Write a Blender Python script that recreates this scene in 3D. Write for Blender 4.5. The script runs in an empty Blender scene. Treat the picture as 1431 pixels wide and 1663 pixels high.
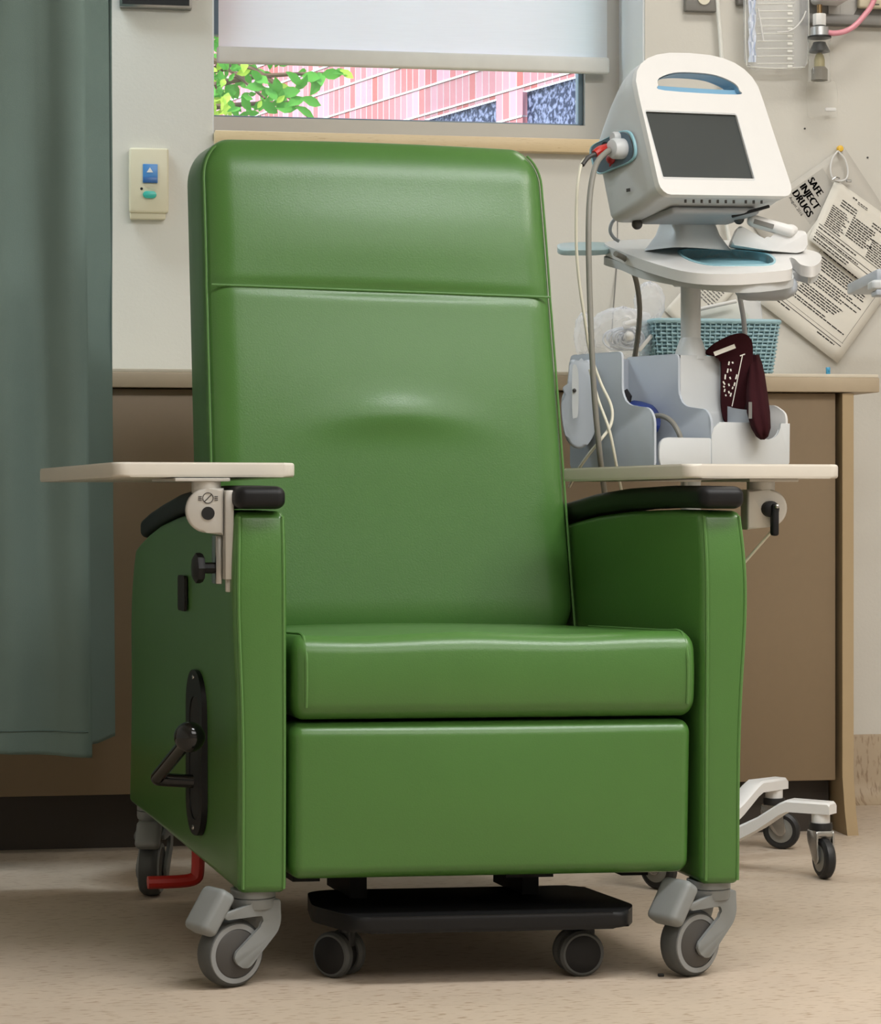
import bpy, bmesh, math, random
from mathutils import Vector, Matrix
random.seed(7)
SC = bpy.context.scene
COL = SC.collection
PI = math.pi

# ------------------------------------------------------------------ camera
F, HC, CX, HY = 4000.0, 0.711, 715.5, 795.0      # focal length in pixels, eye height, centre column, horizon row
YAW = math.radians(9.5)
SY, CY = math.sin(YAW), math.cos(YAW)
FWD, RGT, UP = Vector((SY, CY, 0)), Vector((CY, -SY, 0)), Vector((0, 0, 1))
EYE = Vector((0, 0, HC))
cd = bpy.data.cameras.new('camera'); cam = bpy.data.objects.new('camera', cd); COL.objects.link(cam)
cam.location = EYE; cam.rotation_euler = (PI/2, 0, -YAW)
cd.sensor_width = 36; cd.lens = F/1663*36; cd.shift_y = -(831.5-HY)/1663
cd.clip_start = .05; cd.clip_end = 200
SC.camera = cam
# ------------------------------------------------------------------ world, sun, lamps, exposure
w = bpy.data.worlds.new('sky'); SC.world = w; w.use_nodes = True
bg = w.node_tree.nodes['Background']; bg.inputs[0].default_value = (.66, .83, 1, 1); bg.inputs[1].default_value = 3.6
sl = bpy.data.lights.new('sun', 'SUN'); sl.energy = 4.5; sl.angle = .01; sl.color = (1, .95, .86)
so = bpy.data.objects.new('sun', sl); COL.objects.link(so)
so.rotation_euler = Vector((.62, .42, -.62)).to_track_quat('-Z', 'Y').to_euler()
LAMPS = [  # x, y, size x, size y, watts, colour : ceiling panels of the room
    (1.05, 2.6, 1.5, .35, 41, (.97, .98, 1)), (1.05, .45, 2.2, 2.0, 58, (1, .98, .96)), (2.2, 2.6, .6, 1.2, 34, (1, .97, .92)), (-.55, 5.08, .9, .25, 25, (.80, .92, 1)), (1.65, 4.6, .6, .3, 8, (1, .95, .88))]
CEIL = 2.62
SC.view_settings.view_transform = 'Standard'; SC.view_settings.look = 'None'
SC.view_settings.exposure = 0.0; SC.view_settings.gamma = 1; SC.view_settings.use_curve_mapping = False
SC.cycles.use_denoising = True
SC.cycles.max_bounces = 10; SC.cycles.transparent_max_bounces = 24
SC.cycles.caustics_reflective = False; SC.cycles.caustics_refractive = False

# ------------------------------------------------------------------ where a picture point lies
def ray(px, py): return FWD + RGT*((px-CX)/F) + UP*((HY-py)/F)
def at(px, py, d): return EYE + ray(px, py)*d
def onY(px, py, y): r = ray(px, py); return EYE + r*(y/r.y)
def onplane(px, py, p0, n): r = ray(px, py); return EYE + r*((p0-EYE).dot(n)/r.dot(n))
def W(u, d, z): return Vector((u*CY+d*SY, -u*SY+d*CY, z))     # lateral, depth, height -> world

# ------------------------------------------------------------------ materials
def lin(c):
    return tuple(((v/255)/12.92 if v/255 <= .04045 else ((v/255+.055)/1.055)**2.4) for v in c) + (1,)
MATS = {}
def mat(name, col, rough=.5, metal=0, var=.06, scale=30, bump=0, bscale=200, coat=0, spec=.5, trans=0, alpha=1, emit=0, sheen=0):
    m = bpy.data.materials.new(name); m.use_nodes = True
    nt = m.node_tree; b = nt.nodes['Principled BSDF']
    c = lin(col)
    tc = nt.nodes.new('ShaderNodeTexCoord'); nz = nt.nodes.new('ShaderNodeTexNoise')
    nz.inputs['Scale'].default_value = scale; nz.inputs['Detail'].default_value = 4
    nt.links.new(tc.outputs['Object'], nz.inputs['Vector'])
    mx = nt.nodes.new('ShaderNodeMix'); mx.data_type = 'RGBA'
    mx.inputs[6].default_value = tuple(v*(1-var) for v in c[:3])+(1,)
    mx.inputs[7].default_value = tuple(min(1, v*(1+var)) for v in c[:3])+(1,)
    nt.links.new(nz.outputs['Fac'], mx.inputs[0]); nt.links.new(mx.outputs[2], b.inputs['Base Color'])
    b.inputs['Roughness'].default_value = rough; b.inputs['Metallic'].default_value = metal
    b.inputs['Specular IOR Level'].default_value = spec
    b.inputs['Coat Weight'].default_value = coat; b.inputs['Coat Roughness'].default_value = .2
    b.inputs['Alpha'].default_value = alpha
    if sheen: b.inputs['Sheen Weight'].default_value = sheen
    if emit:
        nt.links.new(mx.outputs[2], b.inputs['Emission Color']); b.inputs['Emission Strength'].default_value = emit
    if bump:
        n2 = nt.nodes.new('ShaderNodeTexNoise'); n2.inputs['Scale'].default_value = bscale; n2.inputs['Detail'].default_value = 3
        nt.links.new(tc.outputs['Object'], n2.inputs['Vector'])
        bp = nt.nodes.new('ShaderNodeBump'); bp.inputs['Strength'].default_value = bump; bp.inputs['Distance'].default_value = .002
        nt.links.new(n2.outputs['Fac'], bp.inputs['Height']); nt.links.new(bp.outputs[0], b.inputs['Normal'])
    m['nodes'] = 1
    MATS[name] = m
    return m
def clear(name, tint, op, rough=.1):
    "thin clear plastic or glass: mostly see-through, with a skin that reflects"
    m = bpy.data.materials.new(name); m.use_nodes = True; nt = m.node_tree; nt.nodes.clear()
    out = nt.nodes.new('ShaderNodeOutputMaterial'); mx = nt.nodes.new('ShaderNodeMixShader')
    tr = nt.nodes.new('ShaderNodeBsdfTransparent'); tr.inputs[0].default_value = (1, 1, 1, 1)
    b = nt.nodes.new('ShaderNodeBsdfPrincipled'); b.inputs['Base Color'].default_value = lin(tint); b.inputs['Roughness'].default_value = rough
    fr = nt.nodes.new('ShaderNodeLayerWeight'); fr.inputs[0].default_value = .25
    mr = nt.nodes.new('ShaderNodeMapRange'); mr.inputs[3].default_value = op; mr.inputs[4].default_value = min(1, op+.55)
    nt.links.new(fr.outputs['Facing'], mr.inputs[0]); nt.links.new(mr.outputs[0], mx.inputs[0])
    nt.links.new(tr.outputs[0], mx.inputs[1]); nt.links.new(b.outputs[0], mx.inputs[2]); nt.links.new(mx.outputs[0], out.inputs[0])
    MATS[name] = m; return m

M_wall = mat('wall_paint', (207, 204, 196), .75, var=.02, scale=6, bump=.15, bscale=160)
M_ceil = mat('ceiling_tile', (225, 224, 218), .8)
M_green = mat('green_vinyl', (70, 112, 51), .31, var=.05, scale=14, bump=.10, bscale=420, spec=.5)
M_welt = mat('green_piping', (82, 124, 63), .4, var=.06, scale=200)
M_black = mat('black_plastic', (14, 14, 15), .5, var=.1, bump=.06, spec=.3)
M_gloss = mat('gloss_black', (10, 10, 10), .12)
M_hole = mat('black_recess', (5, 5, 5), .7)
M_frame = mat('black_steel', (12, 12, 12), .6, spec=.2)
M_tray = mat('tray_laminate', (196, 190, 178), .4, var=.02)
M_bracket = mat('bracket_metal', (188, 184, 176), .38, metal=.35, var=.03)
M_steel = mat('steel', (170, 170, 168), .25, metal=1)
M_cast = mat('caster_grey', (124, 127, 126), .5, var=.04)
M_tire = mat('tire_grey', (68, 70, 69), .6)
M_hub = mat('hub_grey', (62, 60, 58), .45)
M_ring = mat('rim_grey', (132, 134, 134), .45)
M_rubber = mat('black_rubber', (22, 22, 23), .5)
M_red = mat('red_pedal', (178, 34, 26), .4)
M_white = mat('white_plastic', (216, 215, 213), .35, var=.015)
M_grey = mat('light_grey_plastic', (196, 199, 200), .4, var=.02)
M_bluegrey = mat('blue_grey_plastic', (178, 185, 194), .4, var=.02)
M_teal = mat('teal_plastic', (148, 194, 206), .35)
M_dteal = mat('dark_teal_plastic', (164, 188, 190), .35)
M_screen = mat('dark_screen', (66, 70, 70), .18, var=.04, scale=5)
M_cable = mat('grey_cable', (128, 126, 118), .5)
M_cord = mat('ivory_cord', (212, 208, 190), .5)
M_maroon = mat('maroon_cloth', (52, 22, 26), .9, bump=.3, bscale=500, spec=.1)
M_dmaroon = mat('dark_maroon_cloth', (34, 15, 18), .85, bump=.3, bscale=500)
M_navy = mat('navy_cloth', (24, 46, 110), .6, bump=.3)
M_ink = mat('black_ink', (52, 50, 48), .8)
M_lightink = mat('grey_ink', (120, 118, 114), .8)
M_paper = mat('paper', (222, 218, 208), .8, var=.015)
M_papergrey = mat('grey_paper', (196, 192, 184), .8, var=.02)
M_basket = mat('teal_basket', (152, 186, 196), .5, var=.04)
M_counter = mat('counter_laminate', (205, 196, 178), .4, var=.03)
M_edge = mat('counter_edge', (172, 156, 132), .5, var=.04)
M_cab = mat('cabinet_taupe', (128, 109, 84), .55, var=.03, scale=60)
M_kick = mat('toe_kick_brown', (52, 44, 36), .6)
M_gap = mat('gap_brown', (66, 50, 32), .7)
M_alum = mat('window_aluminium', (176, 172, 164), .4, metal=.2, var=.02)
M_reveal = mat('white_reveal', (222, 226, 228), .6, var=.01)
M_cream = mat('cream_plastic', (208, 200, 174), .45, var=.02)
M_bluebtn = mat('blue_switch', (64, 128, 190), .35)
M_dbluebtn = mat('dark_blue_switch', (44, 92, 150), .35)
M_greenbtn = mat('green_button', (60, 172, 156), .3)
M_rail = mat('grey_rail', (126, 124, 120), .45, metal=.3)
M_pink = mat('pink_tube', (224, 150, 164), .3)
M_yellow = mat('yellow_pin', (232, 186, 60), .4)
M_blueclip = mat('blue_clip', (58, 146, 186), .4)
M_filter = mat('khaki_filter', (150, 140, 100), .5)
M_leaf = mat('leaf_green', (104, 168, 70), .5, var=.35, scale=3)
M_leaf2 = mat('pale_leaf_green', (176, 200, 90), .5, var=.2, scale=3)
M_bark = mat('bark', (96, 74, 56), .9)
M_darkglass = mat('dark_window', (50, 56, 88), .4, var=.9, scale=42, spec=.1)
M_stone = mat('stone_band', (224, 216, 214), .8)
M_grass = mat('lawn', (86, 120, 60), .9)
nt_ = M_darkglass.node_tree; nz_ = [n for n in nt_.nodes if n.type == 'TEX_NOISE'][0]; mx_ = [n for n in nt_.nodes if n.type == 'MIX'][0]
rg0 = nt_.nodes.new('ShaderNodeMapRange'); rg0.inputs[1].default_value = .44; rg0.inputs[2].default_value = .62
nt_.links.new(nz_.outputs['Fac'], rg0.inputs[0]); nt_.links.new(rg0.outputs[0], mx_.inputs[0])
mx_.inputs[6].default_value = lin((30, 36, 62)); mx_.inputs[7].default_value = lin((128, 132, 162))
C_pane = clear('window_glass', (235, 240, 245), .03, .02)
C_bag = clear('clear_bag', (240, 242, 248), .22, .15)
C_film = clear('clear_film', (236, 238, 240), .16, .2)
C_jar = clear('clear_jar', (235, 235, 230), .04, .05)

def floor_mat():
    m = mat('vinyl_floor', (188, 172, 154), .5, var=.10, scale=9, bump=.05, bscale=90)
    nt = m.node_tree; b = nt.nodes['Principled BSDF']
    base = [l for l in nt.links if l.to_socket == b.inputs['Base Color']][0].from_socket
    tc = nt.nodes.new('ShaderNodeTexCoord'); mp = nt.nodes.new('ShaderNodeMapping')
    mp.inputs['Rotation'].default_value = (0, 0, math.radians(-52)); mp.inputs['Scale'].default_value = (42, 150, 1)
    n = nt.nodes.new('ShaderNodeTexNoise'); n.inputs['Scale'].default_value = 1; n.inputs['Detail'].default_value = 2
    nt.links.new(tc.outputs['Object'], mp.inputs[0]); nt.links.new(mp.outputs[0], n.inputs['Vector'])
    r = nt.nodes.new('ShaderNodeMapRange'); r.inputs[1].default_value = .56; r.inputs[2].default_value = .70; r.inputs[4].default_value = .75
    nt.links.new(n.outputs['Fac'], r.inputs[0])
    mx = nt.nodes.new('ShaderNodeMix'); mx.data_type = 'RGBA'; mx.inputs[7].default_value = lin((138, 114, 88))
    nt.links.new(r.outputs[0], mx.inputs[0]); nt.links.new(base, mx.inputs[6]); nt.links.new(mx.outputs[2], b.inputs['Base Color'])
    return m
M_floor = floor_mat()
def streak_mat():
    m = mat('cove_base_vinyl', (172, 154, 130), .55, var=.05, scale=20)
    nt = m.node_tree; b = nt.nodes['Principled BSDF']
    base = [l for l in nt.links if l.to_socket == b.inputs['Base Color']][0].from_socket
    tc = nt.nodes.new('ShaderNodeTexCoord'); mp = nt.nodes.new('ShaderNodeMapping'); mp.inputs['Scale'].default_value = (160, 1, 42)
    n = nt.nodes.new('ShaderNodeTexNoise'); n.inputs['Scale'].default_value = 1
    nt.links.new(tc.outputs['Object'], mp.inputs[0]); nt.links.new(mp.outputs[0], n.inputs['Vector'])
    r = nt.nodes.new('ShaderNodeMapRange'); r.inputs[1].default_value = .54; r.inputs[2].default_value = .68; r.inputs[4].default_value = .8
    nt.links.new(n.outputs['Fac'], r.inputs[0])
    mx = nt.nodes.new('ShaderNodeMix'); mx.data_type = 'RGBA'; mx.inputs[7].default_value = lin((134, 112, 88))
    nt.links.new(r.outputs[0], mx.inputs[0]); nt.links.new(base, mx.inputs[6]); nt.links.new(mx.outputs[2], b.inputs['Base Color'])
    return m
M_cove = streak_mat()
def marble_mat():
    m = mat('marble_sill', (206, 184, 146), .4, var=.05, scale=10)
    nt = m.node_tree; b = nt.nodes['Principled BSDF']
    base = [l for l in nt.links if l.to_socket == b.inputs['Base Color']][0].from_socket
    n = nt.nodes.new('ShaderNodeTexNoise'); n.inputs['Scale'].default_value = 16; n.inputs['Detail'].default_value = 6; n.inputs['Distortion'].default_value = 2
    r = nt.nodes.new('ShaderNodeMapRange'); r.inputs[1].default_value = .6; r.inputs[2].default_value = .72; r.inputs[4].default_value = .7
    nt.links.new(n.outputs['Fac'], r.inputs[0])
    mx = nt.nodes.new('ShaderNodeMix'); mx.data_type = 'RGBA'; mx.inputs[7].default_value = lin((150, 116, 76))
    nt.links.new(r.outputs[0], mx.inputs[0]); nt.links.new(base, mx.inputs[6]); nt.links.new(mx.outputs[2], b.inputs['Base Color'])
    return m
M_marble = marble_mat()
def brick_mat():
    m = mat('soldier_brick', (180, 92, 80), .85)
    nt = m.node_tree; b = nt.nodes['Principled BSDF']
    tc = nt.nodes.new('ShaderNodeTexCoord'); br = nt.nodes.new('ShaderNodeTexBrick')
    br.offset = 0; br.inputs['Scale'].default_value = 1; br.inputs['Brick Width'].default_value = .075; br.inputs['Row Height'].default_value = .157
    br.inputs['Mortar Size'].default_value = .004
    br.inputs['Color1'].default_value = lin((182, 92, 88)); br.inputs['Color2'].default_value = lin((196, 146, 160)); br.inputs['Mortar'].default_value = lin((188, 172, 176))
    nt.links.new(tc.outputs['UV'], br.inputs['Vector']); nt.links.new(br.outputs['Color'], b.inputs['Base Color'])
    return m
M_brick = brick_mat()
def fabric_translucent(name, col, tr):
    m = mat(name, col, .9, var=.03, scale=40); nt = m.node_tree; b = nt.nodes['Principled BSDF']
    base = [l for l in nt.links if l.to_socket == b.inputs['Base Color']][0].from_socket
    t = nt.nodes.new('ShaderNodeBsdfTranslucent'); mx = nt.nodes.new('ShaderNodeMixShader'); mx.inputs[0].default_value = tr
    nt.links.new(base, t.inputs[0]); nt.links.new(b.outputs[0], mx.inputs[1]); nt.links.new(t.outputs[0], mx.inputs[2])
    nt.links.new(mx.outputs[0], nt.nodes['Material Output'].inputs[0]); return m
def blind_mat():
    m = fabric_translucent('blind_fabric', (236, 236, 238), .62); nt = m.node_tree
    nz = [n for n in nt.nodes if n.type == 'TEX_NOISE'][0]; tc = [n for n in nt.nodes if n.type == 'TEX_COORD'][0]
    mp = nt.nodes.new('ShaderNodeMapping'); mp.inputs['Scale'].default_value = (.35, 1, 8)
    nt.links.new(tc.outputs['Object'], mp.inputs[0]); nt.links.new(mp.outputs[0], nz.inputs['Vector'])
    return m
M_blind = blind_mat()
M_curtain = mat('curtain_cloth', (110, 128, 122), .9, var=.08, scale=9, bump=.25, bscale=700, spec=.2)

# ------------------------------------------------------------------ mesh helpers
class MB:
    def __init__(s): s.bm = bmesh.new(); s.mi = 0
    def add(s, verts, faces, xf=None):
        vs = [s.bm.verts.new(xf @ Vector(v) if xf else Vector(v)) for v in verts]; out = []
        for f in faces:
            try: fc = s.bm.faces.new([vs[i] for i in f]); fc.material_index = s.mi; out.append(fc)
            except ValueError: pass
        return vs, out
    def box(s, lo, hi, bev=0, seg=2, xf=None):
        x0, y0, z0 = lo; x1, y1, z1 = hi
        v = [(x0,y0,z0),(x1,y0,z0),(x1,y1,z0),(x0,y1,z0),(x0,y0,z1),(x1,y0,z1),(x1,y1,z1),(x0,y1,z1)]
        vs, fs = s.add(v, [(0,3,2,1),(4,5,6,7),(0,1,5,4),(1,2,6,5),(2,3,7,6),(3,0,4,7)], xf)
        if bev:
            es = list({e for f in fs for e in f.edges})
            bmesh.ops.bevel(s.bm, geom=es, offset=bev, segments=seg, affect='EDGES', profile=.5, clamp_overlap=True, material=s.mi)
        return s
    def rgrid(s, lo, hi, r, n, seg=4, warp=None):
        "box with generously rounded edges on a dense grid, so it can be warped into a cushion"
        ax = []
        for k in range(3):
            L, Hh, rr = lo[k], hi[k], r[k]
            t = [math.tan(PI/4*i/seg) for i in range(seg+1)]
            a = [L+rr*(1-v) for v in reversed(t)]; b = [Hh-rr*(1-v) for v in t]
            mid = [a[-1]+(b[0]-a[-1])*i/n[k] for i in range(1, n[k])]
            ax.append(a+mid+b)
        def mp(q):
            o = Vector(q); v = Vector((0, 0, 0)); inn = Vector((0, 0, 0))
            for k in range(3):
                inn[k] = min(max(q[k], lo[k]+r[k]), hi[k]-r[k]); v[k] = (q[k]-inn[k])/r[k]
            if v.length > 1e-9: v.normalize()
            p = Vector([inn[k]+v[k]*r[k] for k in range(3)])
            return Vector(warp(p)) if warp else p
        cache = {}
        def V(q):
            key = tuple(round(c, 6) for c in q)
            if key not in cache: cache[key] = s.bm.verts.new(mp(q))
            return cache[key]
        for k in range(3):
            i, j = (k+1) % 3, (k+2) % 3
            for side, val in ((0, lo[k]), (1, hi[k])):
                for a in range(len(ax[i])-1):
                    for b in range(len(ax[j])-1):
                        qs = []
                        for (p, q) in ((a, b), (a+1, b), (a+1, b+1), (a, b+1)):
                            t = [0, 0, 0]; t[k] = val; t[i] = ax[i][p]; t[j] = ax[j][q]; qs.append(V(t))
                        if not side: qs.reverse()
                        f = s.bm.faces.new(qs); f.material_index = s.mi
        return s
    def tube(s, pts, r, res=10, smooth=0, caps=True, xf=None):
        P = [Vector(p) for p in pts]
        if smooth: P = spline(P, smooth)
        R = r if callable(r) else (lambda t: r)
        n = len(P); T = [(P[min(i+1, n-1)]-P[max(i-1, 0)]).normalized() for i in range(n)]
        a = Vector((0, 0, 1)) if abs(T[0].z) < .9 else Vector((1, 0, 0))
        u = T[0].cross(a).normalized(); rings = []
        for i in range(n):
            if i: u = (u - T[i]*u.dot(T[i])).normalized()
            v = T[i].cross(u); rr = R(i/(n-1))
            rings.append([P[i]+(u*math.cos(2*PI*k/res)+v*math.sin(2*PI*k/res))*rr for k in range(res)])
        verts = [p for rg in rings for p in rg]; faces = []
        for i in range(n-1):
            for k in range(res): faces.append((i*res+k, i*res+(k+1) % res, (i+1)*res+(k+1) % res, (i+1)*res+k))
        if caps: faces += [tuple(reversed(range(res))), tuple((n-1)*res+k for k in range(res))]
        s.add(verts, faces, xf); return s
    def lathe(s, prof, res=32, xf=None):
        "profile of (radius, height) turned about the z axis; xf places it"
        verts = []; faces = []; n = len(prof)
        for (r, h) in prof:
            for k in range(res): verts.append((max(r, 1e-5)*math.cos(2*PI*k/res), max(r, 1e-5)*math.sin(2*PI*k/res), h))
        for i in range(n-1):
            for k in range(res): faces.append((i*res+k, i*res+(k+1) % res, (i+1)*res+(k+1) % res, (i+1)*res+k))
        faces += [tuple(reversed(range(res))), tuple((n-1)*res+k for k in range(res))]
        s.add(verts, faces, xf); return s
    def ball(s, c, r, xf=None, sc=(1, 1, 1), seg=20):
        m = Matrix.Translation(c) @ Matrix.Diagonal((r*sc[0], r*sc[1], r*sc[2], 1))
        g = bmesh.ops.create_uvsphere(s.bm, u_segments=seg, v_segments=seg//2+2, radius=1, matrix=(xf @ m) if xf else m)
        for f in {f for v in g['verts'] for f in v.link_faces}: f.material_index = s.mi
        return s
    def plate(s, loops, fr, t, bev=0, seg=2):
        "flat plate: outline (and holes) in the 2-D frame fr=(origin, ux, uy), thickness t along ux x uy"
        o, ux, uy = fr; nrm = ux.cross(uy).normalized()
        if len(loops) == 1:
            L = loops[0]; n = len(L)
            ar = sum(L[i][0]*L[(i+1) % n][1]-L[(i+1) % n][0]*L[i][1] for i in range(n))
            if ar < 0: L = L[::-1]
            verts = [o+ux*a+uy*b for a, b in L]+[o+ux*a+uy*b+nrm*t for a, b in L]
            faces = [tuple(reversed(range(n))), tuple(n+i for i in range(n))]+[(i, (i+1) % n, n+(i+1) % n, n+i) for i in range(n)]
            vs, fs = s.add(verts, faces)
            if bev:
                es = list({e for f in fs[:2] for e in f.edges})
                bmesh.ops.bevel(s.bm, geom=es, offset=bev, segments=seg, affect='EDGES', profile=.5, clamp_overlap=True, material=s.mi)
            return s
        tmp = bmesh.new(); es = []
        for L in loops:
            vv = [tmp.verts.new(o+ux*a+uy*b) for a, b in L]
            es += [tmp.edges.new((vv[i], vv[(i+1) % len(vv)])) for i in range(len(vv))]
        bmesh.ops.triangle_fill(tmp, use_beauty=True, edges=es, normal=nrm)
        ext = bmesh.ops.extrude_face_region(tmp, geom=tmp.faces[:])
        bmesh.ops.translate(tmp, verts=[v for v in ext['geom'] if isinstance(v, bmesh.types.BMVert)], vec=nrm*t)
        if not [f for f in tmp.faces if len(f.verts) == 3 and abs((f.calc_center_median()-o).dot(nrm)) < 1e-6]: pass
        bmesh.ops.recalc_face_normals(tmp, faces=tmp.faces[:])
        tmp.verts.index_update()
        s.add([v.co.copy() for v in tmp.verts], [tuple(v.index for v in f.verts) for f in tmp.faces]); tmp.free()
        return s
    def sheet(s, rows, closed=False):
        "grid surface through rows of points"
        n = len(rows[0]); verts = [p for r in rows for p in r]; faces = []
        for i in range(len(rows)-1):
            for k in range(n-1 if not closed else n): faces.append((i*n+k, i*n+(k+1) % n, (i+1)*n+(k+1) % n, (i+1)*n+k))
        s.add(verts, faces); return s
    def text(s, body, size, fr, depth=0):
        c = bpy.data.curves.new('lettering', 'FONT'); c.body = body; c.size = size; c.align_x = 'LEFT'; c.resolution_u = 3; c.extrude = depth
        o = bpy.data.objects.new('lettering', c); me = bpy.data.meshes.new_from_object(o)
        bpy.data.objects.remove(o); bpy.data.curves.remove(c)
        org, ux, uy = fr; nz = ux.cross(uy)
        s.add([org+ux*v.co.x+uy*v.co.y+nz*v.co.z for v in me.vertices], [tuple(p.vertices) for p in me.polygons])
        bpy.data.meshes.remove(me); return s
def spline(P, k):
    out = []; n = len(P)
    for i in range(n-1):
        a, b, c, d = P[max(i-1, 0)], P[i], P[i+1], P[min(i+2, n-1)]
        for j in range(k):
            t = j/k
            out.append(.5*((2*b)+(c-a)*t+(2*a-5*b+4*c-d)*t*t+(3*b-a-3*c+d)*t**3))
    out.append(P[-1]); return out
def rrect(x0, y0, x1, y1, r, seg=5):
    out = []
    for cx, cy, a in ((x1-r, y1-r, 0), (x0+r, y1-r, 90), (x0+r, y0+r, 180), (x1-r, y0+r, 270)):
        for i in range(seg+1):
            t = math.radians(a+90*i/seg); out.append((cx+r*math.cos(t), cy+r*math.sin(t)))
    return out
def round_poly(P, r, seg=4):
    out = []; n = len(P)
    for i in range(n):
        p = Vector(P[i]).to_2d(); a = Vector(P[i-1]).to_2d()-p; b = Vector(P[(i+1) % n]).to_2d()-p
        rr = r[i] if isinstance(r, (list, tuple)) else r
        k = min(rr, a.length*.45, b.length*.45); s0 = p+a.normalized()*k; s1 = p+b.normalized()*k
        for j in range(seg+1):
            t = j/seg; q = s0*(1-t)**2+p*2*t*(1-t)+s1*t*t; out.append((q.x, q.y))
    return out
def smooth2(P, k=6):
    n = len(P); out = []
    Q = [Vector(p).to_2d() for p in P]
    for i in range(n):
        a, b, c, d = Q[i-1], Q[i], Q[(i+1) % n], Q[(i+2) % n]
        for j in range(k):
            t = j/k; q = .5*((2*b)+(c-a)*t+(2*a-5*b+4*c-d)*t*t+(3*b-a-3*c+d)*t**3); out.append((q.x, q.y))
    return out
def rot(axis, deg): return Matrix.Rotation(math.radians(deg), 4, axis)

def empty(name, label, cat, loc=(0, 0, 0), rz=0, group=None):
    o = bpy.data.objects.new(name, None); COL.objects.link(o); o.empty_display_size = .05
    o.location = loc; o.rotation_euler = (0, 0, rz); o['label'] = label; o['category'] = cat
    if group: o['group'] = group
    return o
def mw(o):
    m = Matrix.LocRotScale(o.location, o.rotation_euler, None)
    return mw(o.parent) @ m if o.parent else m
def obj(name, mb, m, parent=None, space='world', sharp=35, origin=None, label=None):
    "link the mesh; space 'world': points are in the room and are brought into the parent's frame"
    bm = mb.bm
    bmesh.ops.remove_doubles(bm, verts=bm.verts, dist=1e-6)
    bmesh.ops.recalc_face_normals(bm, faces=bm.faces[:])
    if parent is not None:
        if space == 'world': bm.transform(mw(parent).inverted())
    me = bpy.data.meshes.new(name); 
    if parent is None and origin is not None: bm.transform(Matrix.Translation(-Vector(origin)))
    bm.to_mesh(me); bm.free()
    for p in me.polygons: p.use_smooth = True
    me.set_sharp_from_angle(angle=math.radians(sharp))
    o = bpy.data.objects.new(name, me); COL.objects.link(o)
    for k in (m if isinstance(m, (list, tuple)) else [m]): me.materials.append(k)
    if parent is not None: o.parent = parent
    elif origin is not None: o.location = origin
    if label: o['label'] = label
    return o
def tag(o, label, cat, group=None, kind=None):
    o['label'] = label; o['category'] = cat
    if group: o['group'] = group
    if kind: o['kind'] = kind
    return o
def struct(o): o['kind'] = 'structure'; return o

# ================================================================== THE ROOM
X0, X1, Y0, YW, YOUT = -2.1, 2.9, -1.6, 5.36, 5.66
WX0, WX1, WZ0, WZ1 = .394, 1.361, 1.47, 2.35
struct(obj('floor', MB().box((X0-.1, Y0-.1, -.06), (X1+.1, YOUT, 0)), M_floor))
struct(obj('ceiling', MB().box((X0-.1, Y0-.1, CEIL), (X1+.1, YOUT, CEIL+.06)), M_ceil))
struct(obj('wall_left', MB().box((X0-.1, Y0-.1, 0), (X0, YOUT, CEIL)), M_wall))
struct(obj('wall_right', MB().box((X1, Y0-.1, 0), (X1+.1, YOUT, CEIL)), M_wall))
struct(obj('wall_front', MB().box((X0, Y0-.1, 0), (X1, Y0, CEIL)), M_wall))
wb = MB().box((X0, YW, 0), (WX0, YOUT, CEIL)).box((WX1, YW, 0), (X1, YOUT, CEIL)).box((WX0, YW, 0), (WX1, YOUT, WZ0)).box((WX0, YW, WZ1), (WX1, YOUT, CEIL))
struct(obj('wall_back', wb, M_wall))
struct(obj('trim_1', MB().box((WX1-.004, YW+.004, WZ0), (WX1, YOUT, WZ1)).box((WX0, YW+.004, WZ0), (WX0+.004, YOUT, WZ1)).box((WX0, YW+.004, WZ1-.004), (WX1, YOUT, WZ1)), M_reveal))
# skirting that curves out onto the floor
cb = MB(); prof = [(0, .155), (-.004, .155), (-.006, .15), (-.006, .05), (-.012, .025), (-.028, .008), (-.05, .002), (-.05, 0), (0, 0)]
n = len(prof); cb.add([(x, YW+a, b) for x in (1.64, X1) for a, b in prof], [tuple(range(n)), tuple(range(2*n-1, n-1, -1))]+[(i, n+i, n+(i+1) % n, (i+1) % n) for i in range(n)])
struct(obj('baseboard_back', cb, M_cove))
# the window: aluminium frame, panes, marble sill
YF = 5.62
def zrow(py, y, px=650): return onY(px, py, y).z
win = struct(obj('window_1', MB().box((WX0, YF-.03, WZ0), (WX1-.085, YF+.04, zrow(193, YF, 380))).box((WX1-.085, YF-.03, WZ0), (WX1, YF+.04, WZ1))
    .box((WX0, YF-.03, WZ1-.05), (WX1, YF+.04, WZ1)), M_alum))
gx0, gx1, gz0 = WX0, WX1-.085, zrow(193, YF, 380)
obj('window_pane', MB().box((gx0, YF+.004, gz0), (gx1, YF+.008, WZ1-.05)), C_pane, win)
zt = zrow(66, YF, 650)
obj('window_sash', MB().box((gx1-.012, YF-.012, gz0), (gx1, YF+.02, WZ1-.05), .002).box((gx0, YF-.012, gz0-.004), (gx1, YF+.02, gz0+.006), .002)
    .box((gx0, YF-.012, zt), (gx0+.042, YF+.02, WZ1-.05), .002), mat('blue_grey_sash', (104, 124, 138), .4), win)
struct(obj('trim_2', MB().box((onY(349, 220, YW-.03).x, YW-.03, onY(600, 240, YW-.03).z), (onY(1000, 228, YW-.03).x, YF-.02, onY(600, 217, YW-.03).z), .003), M_marble))
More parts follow.
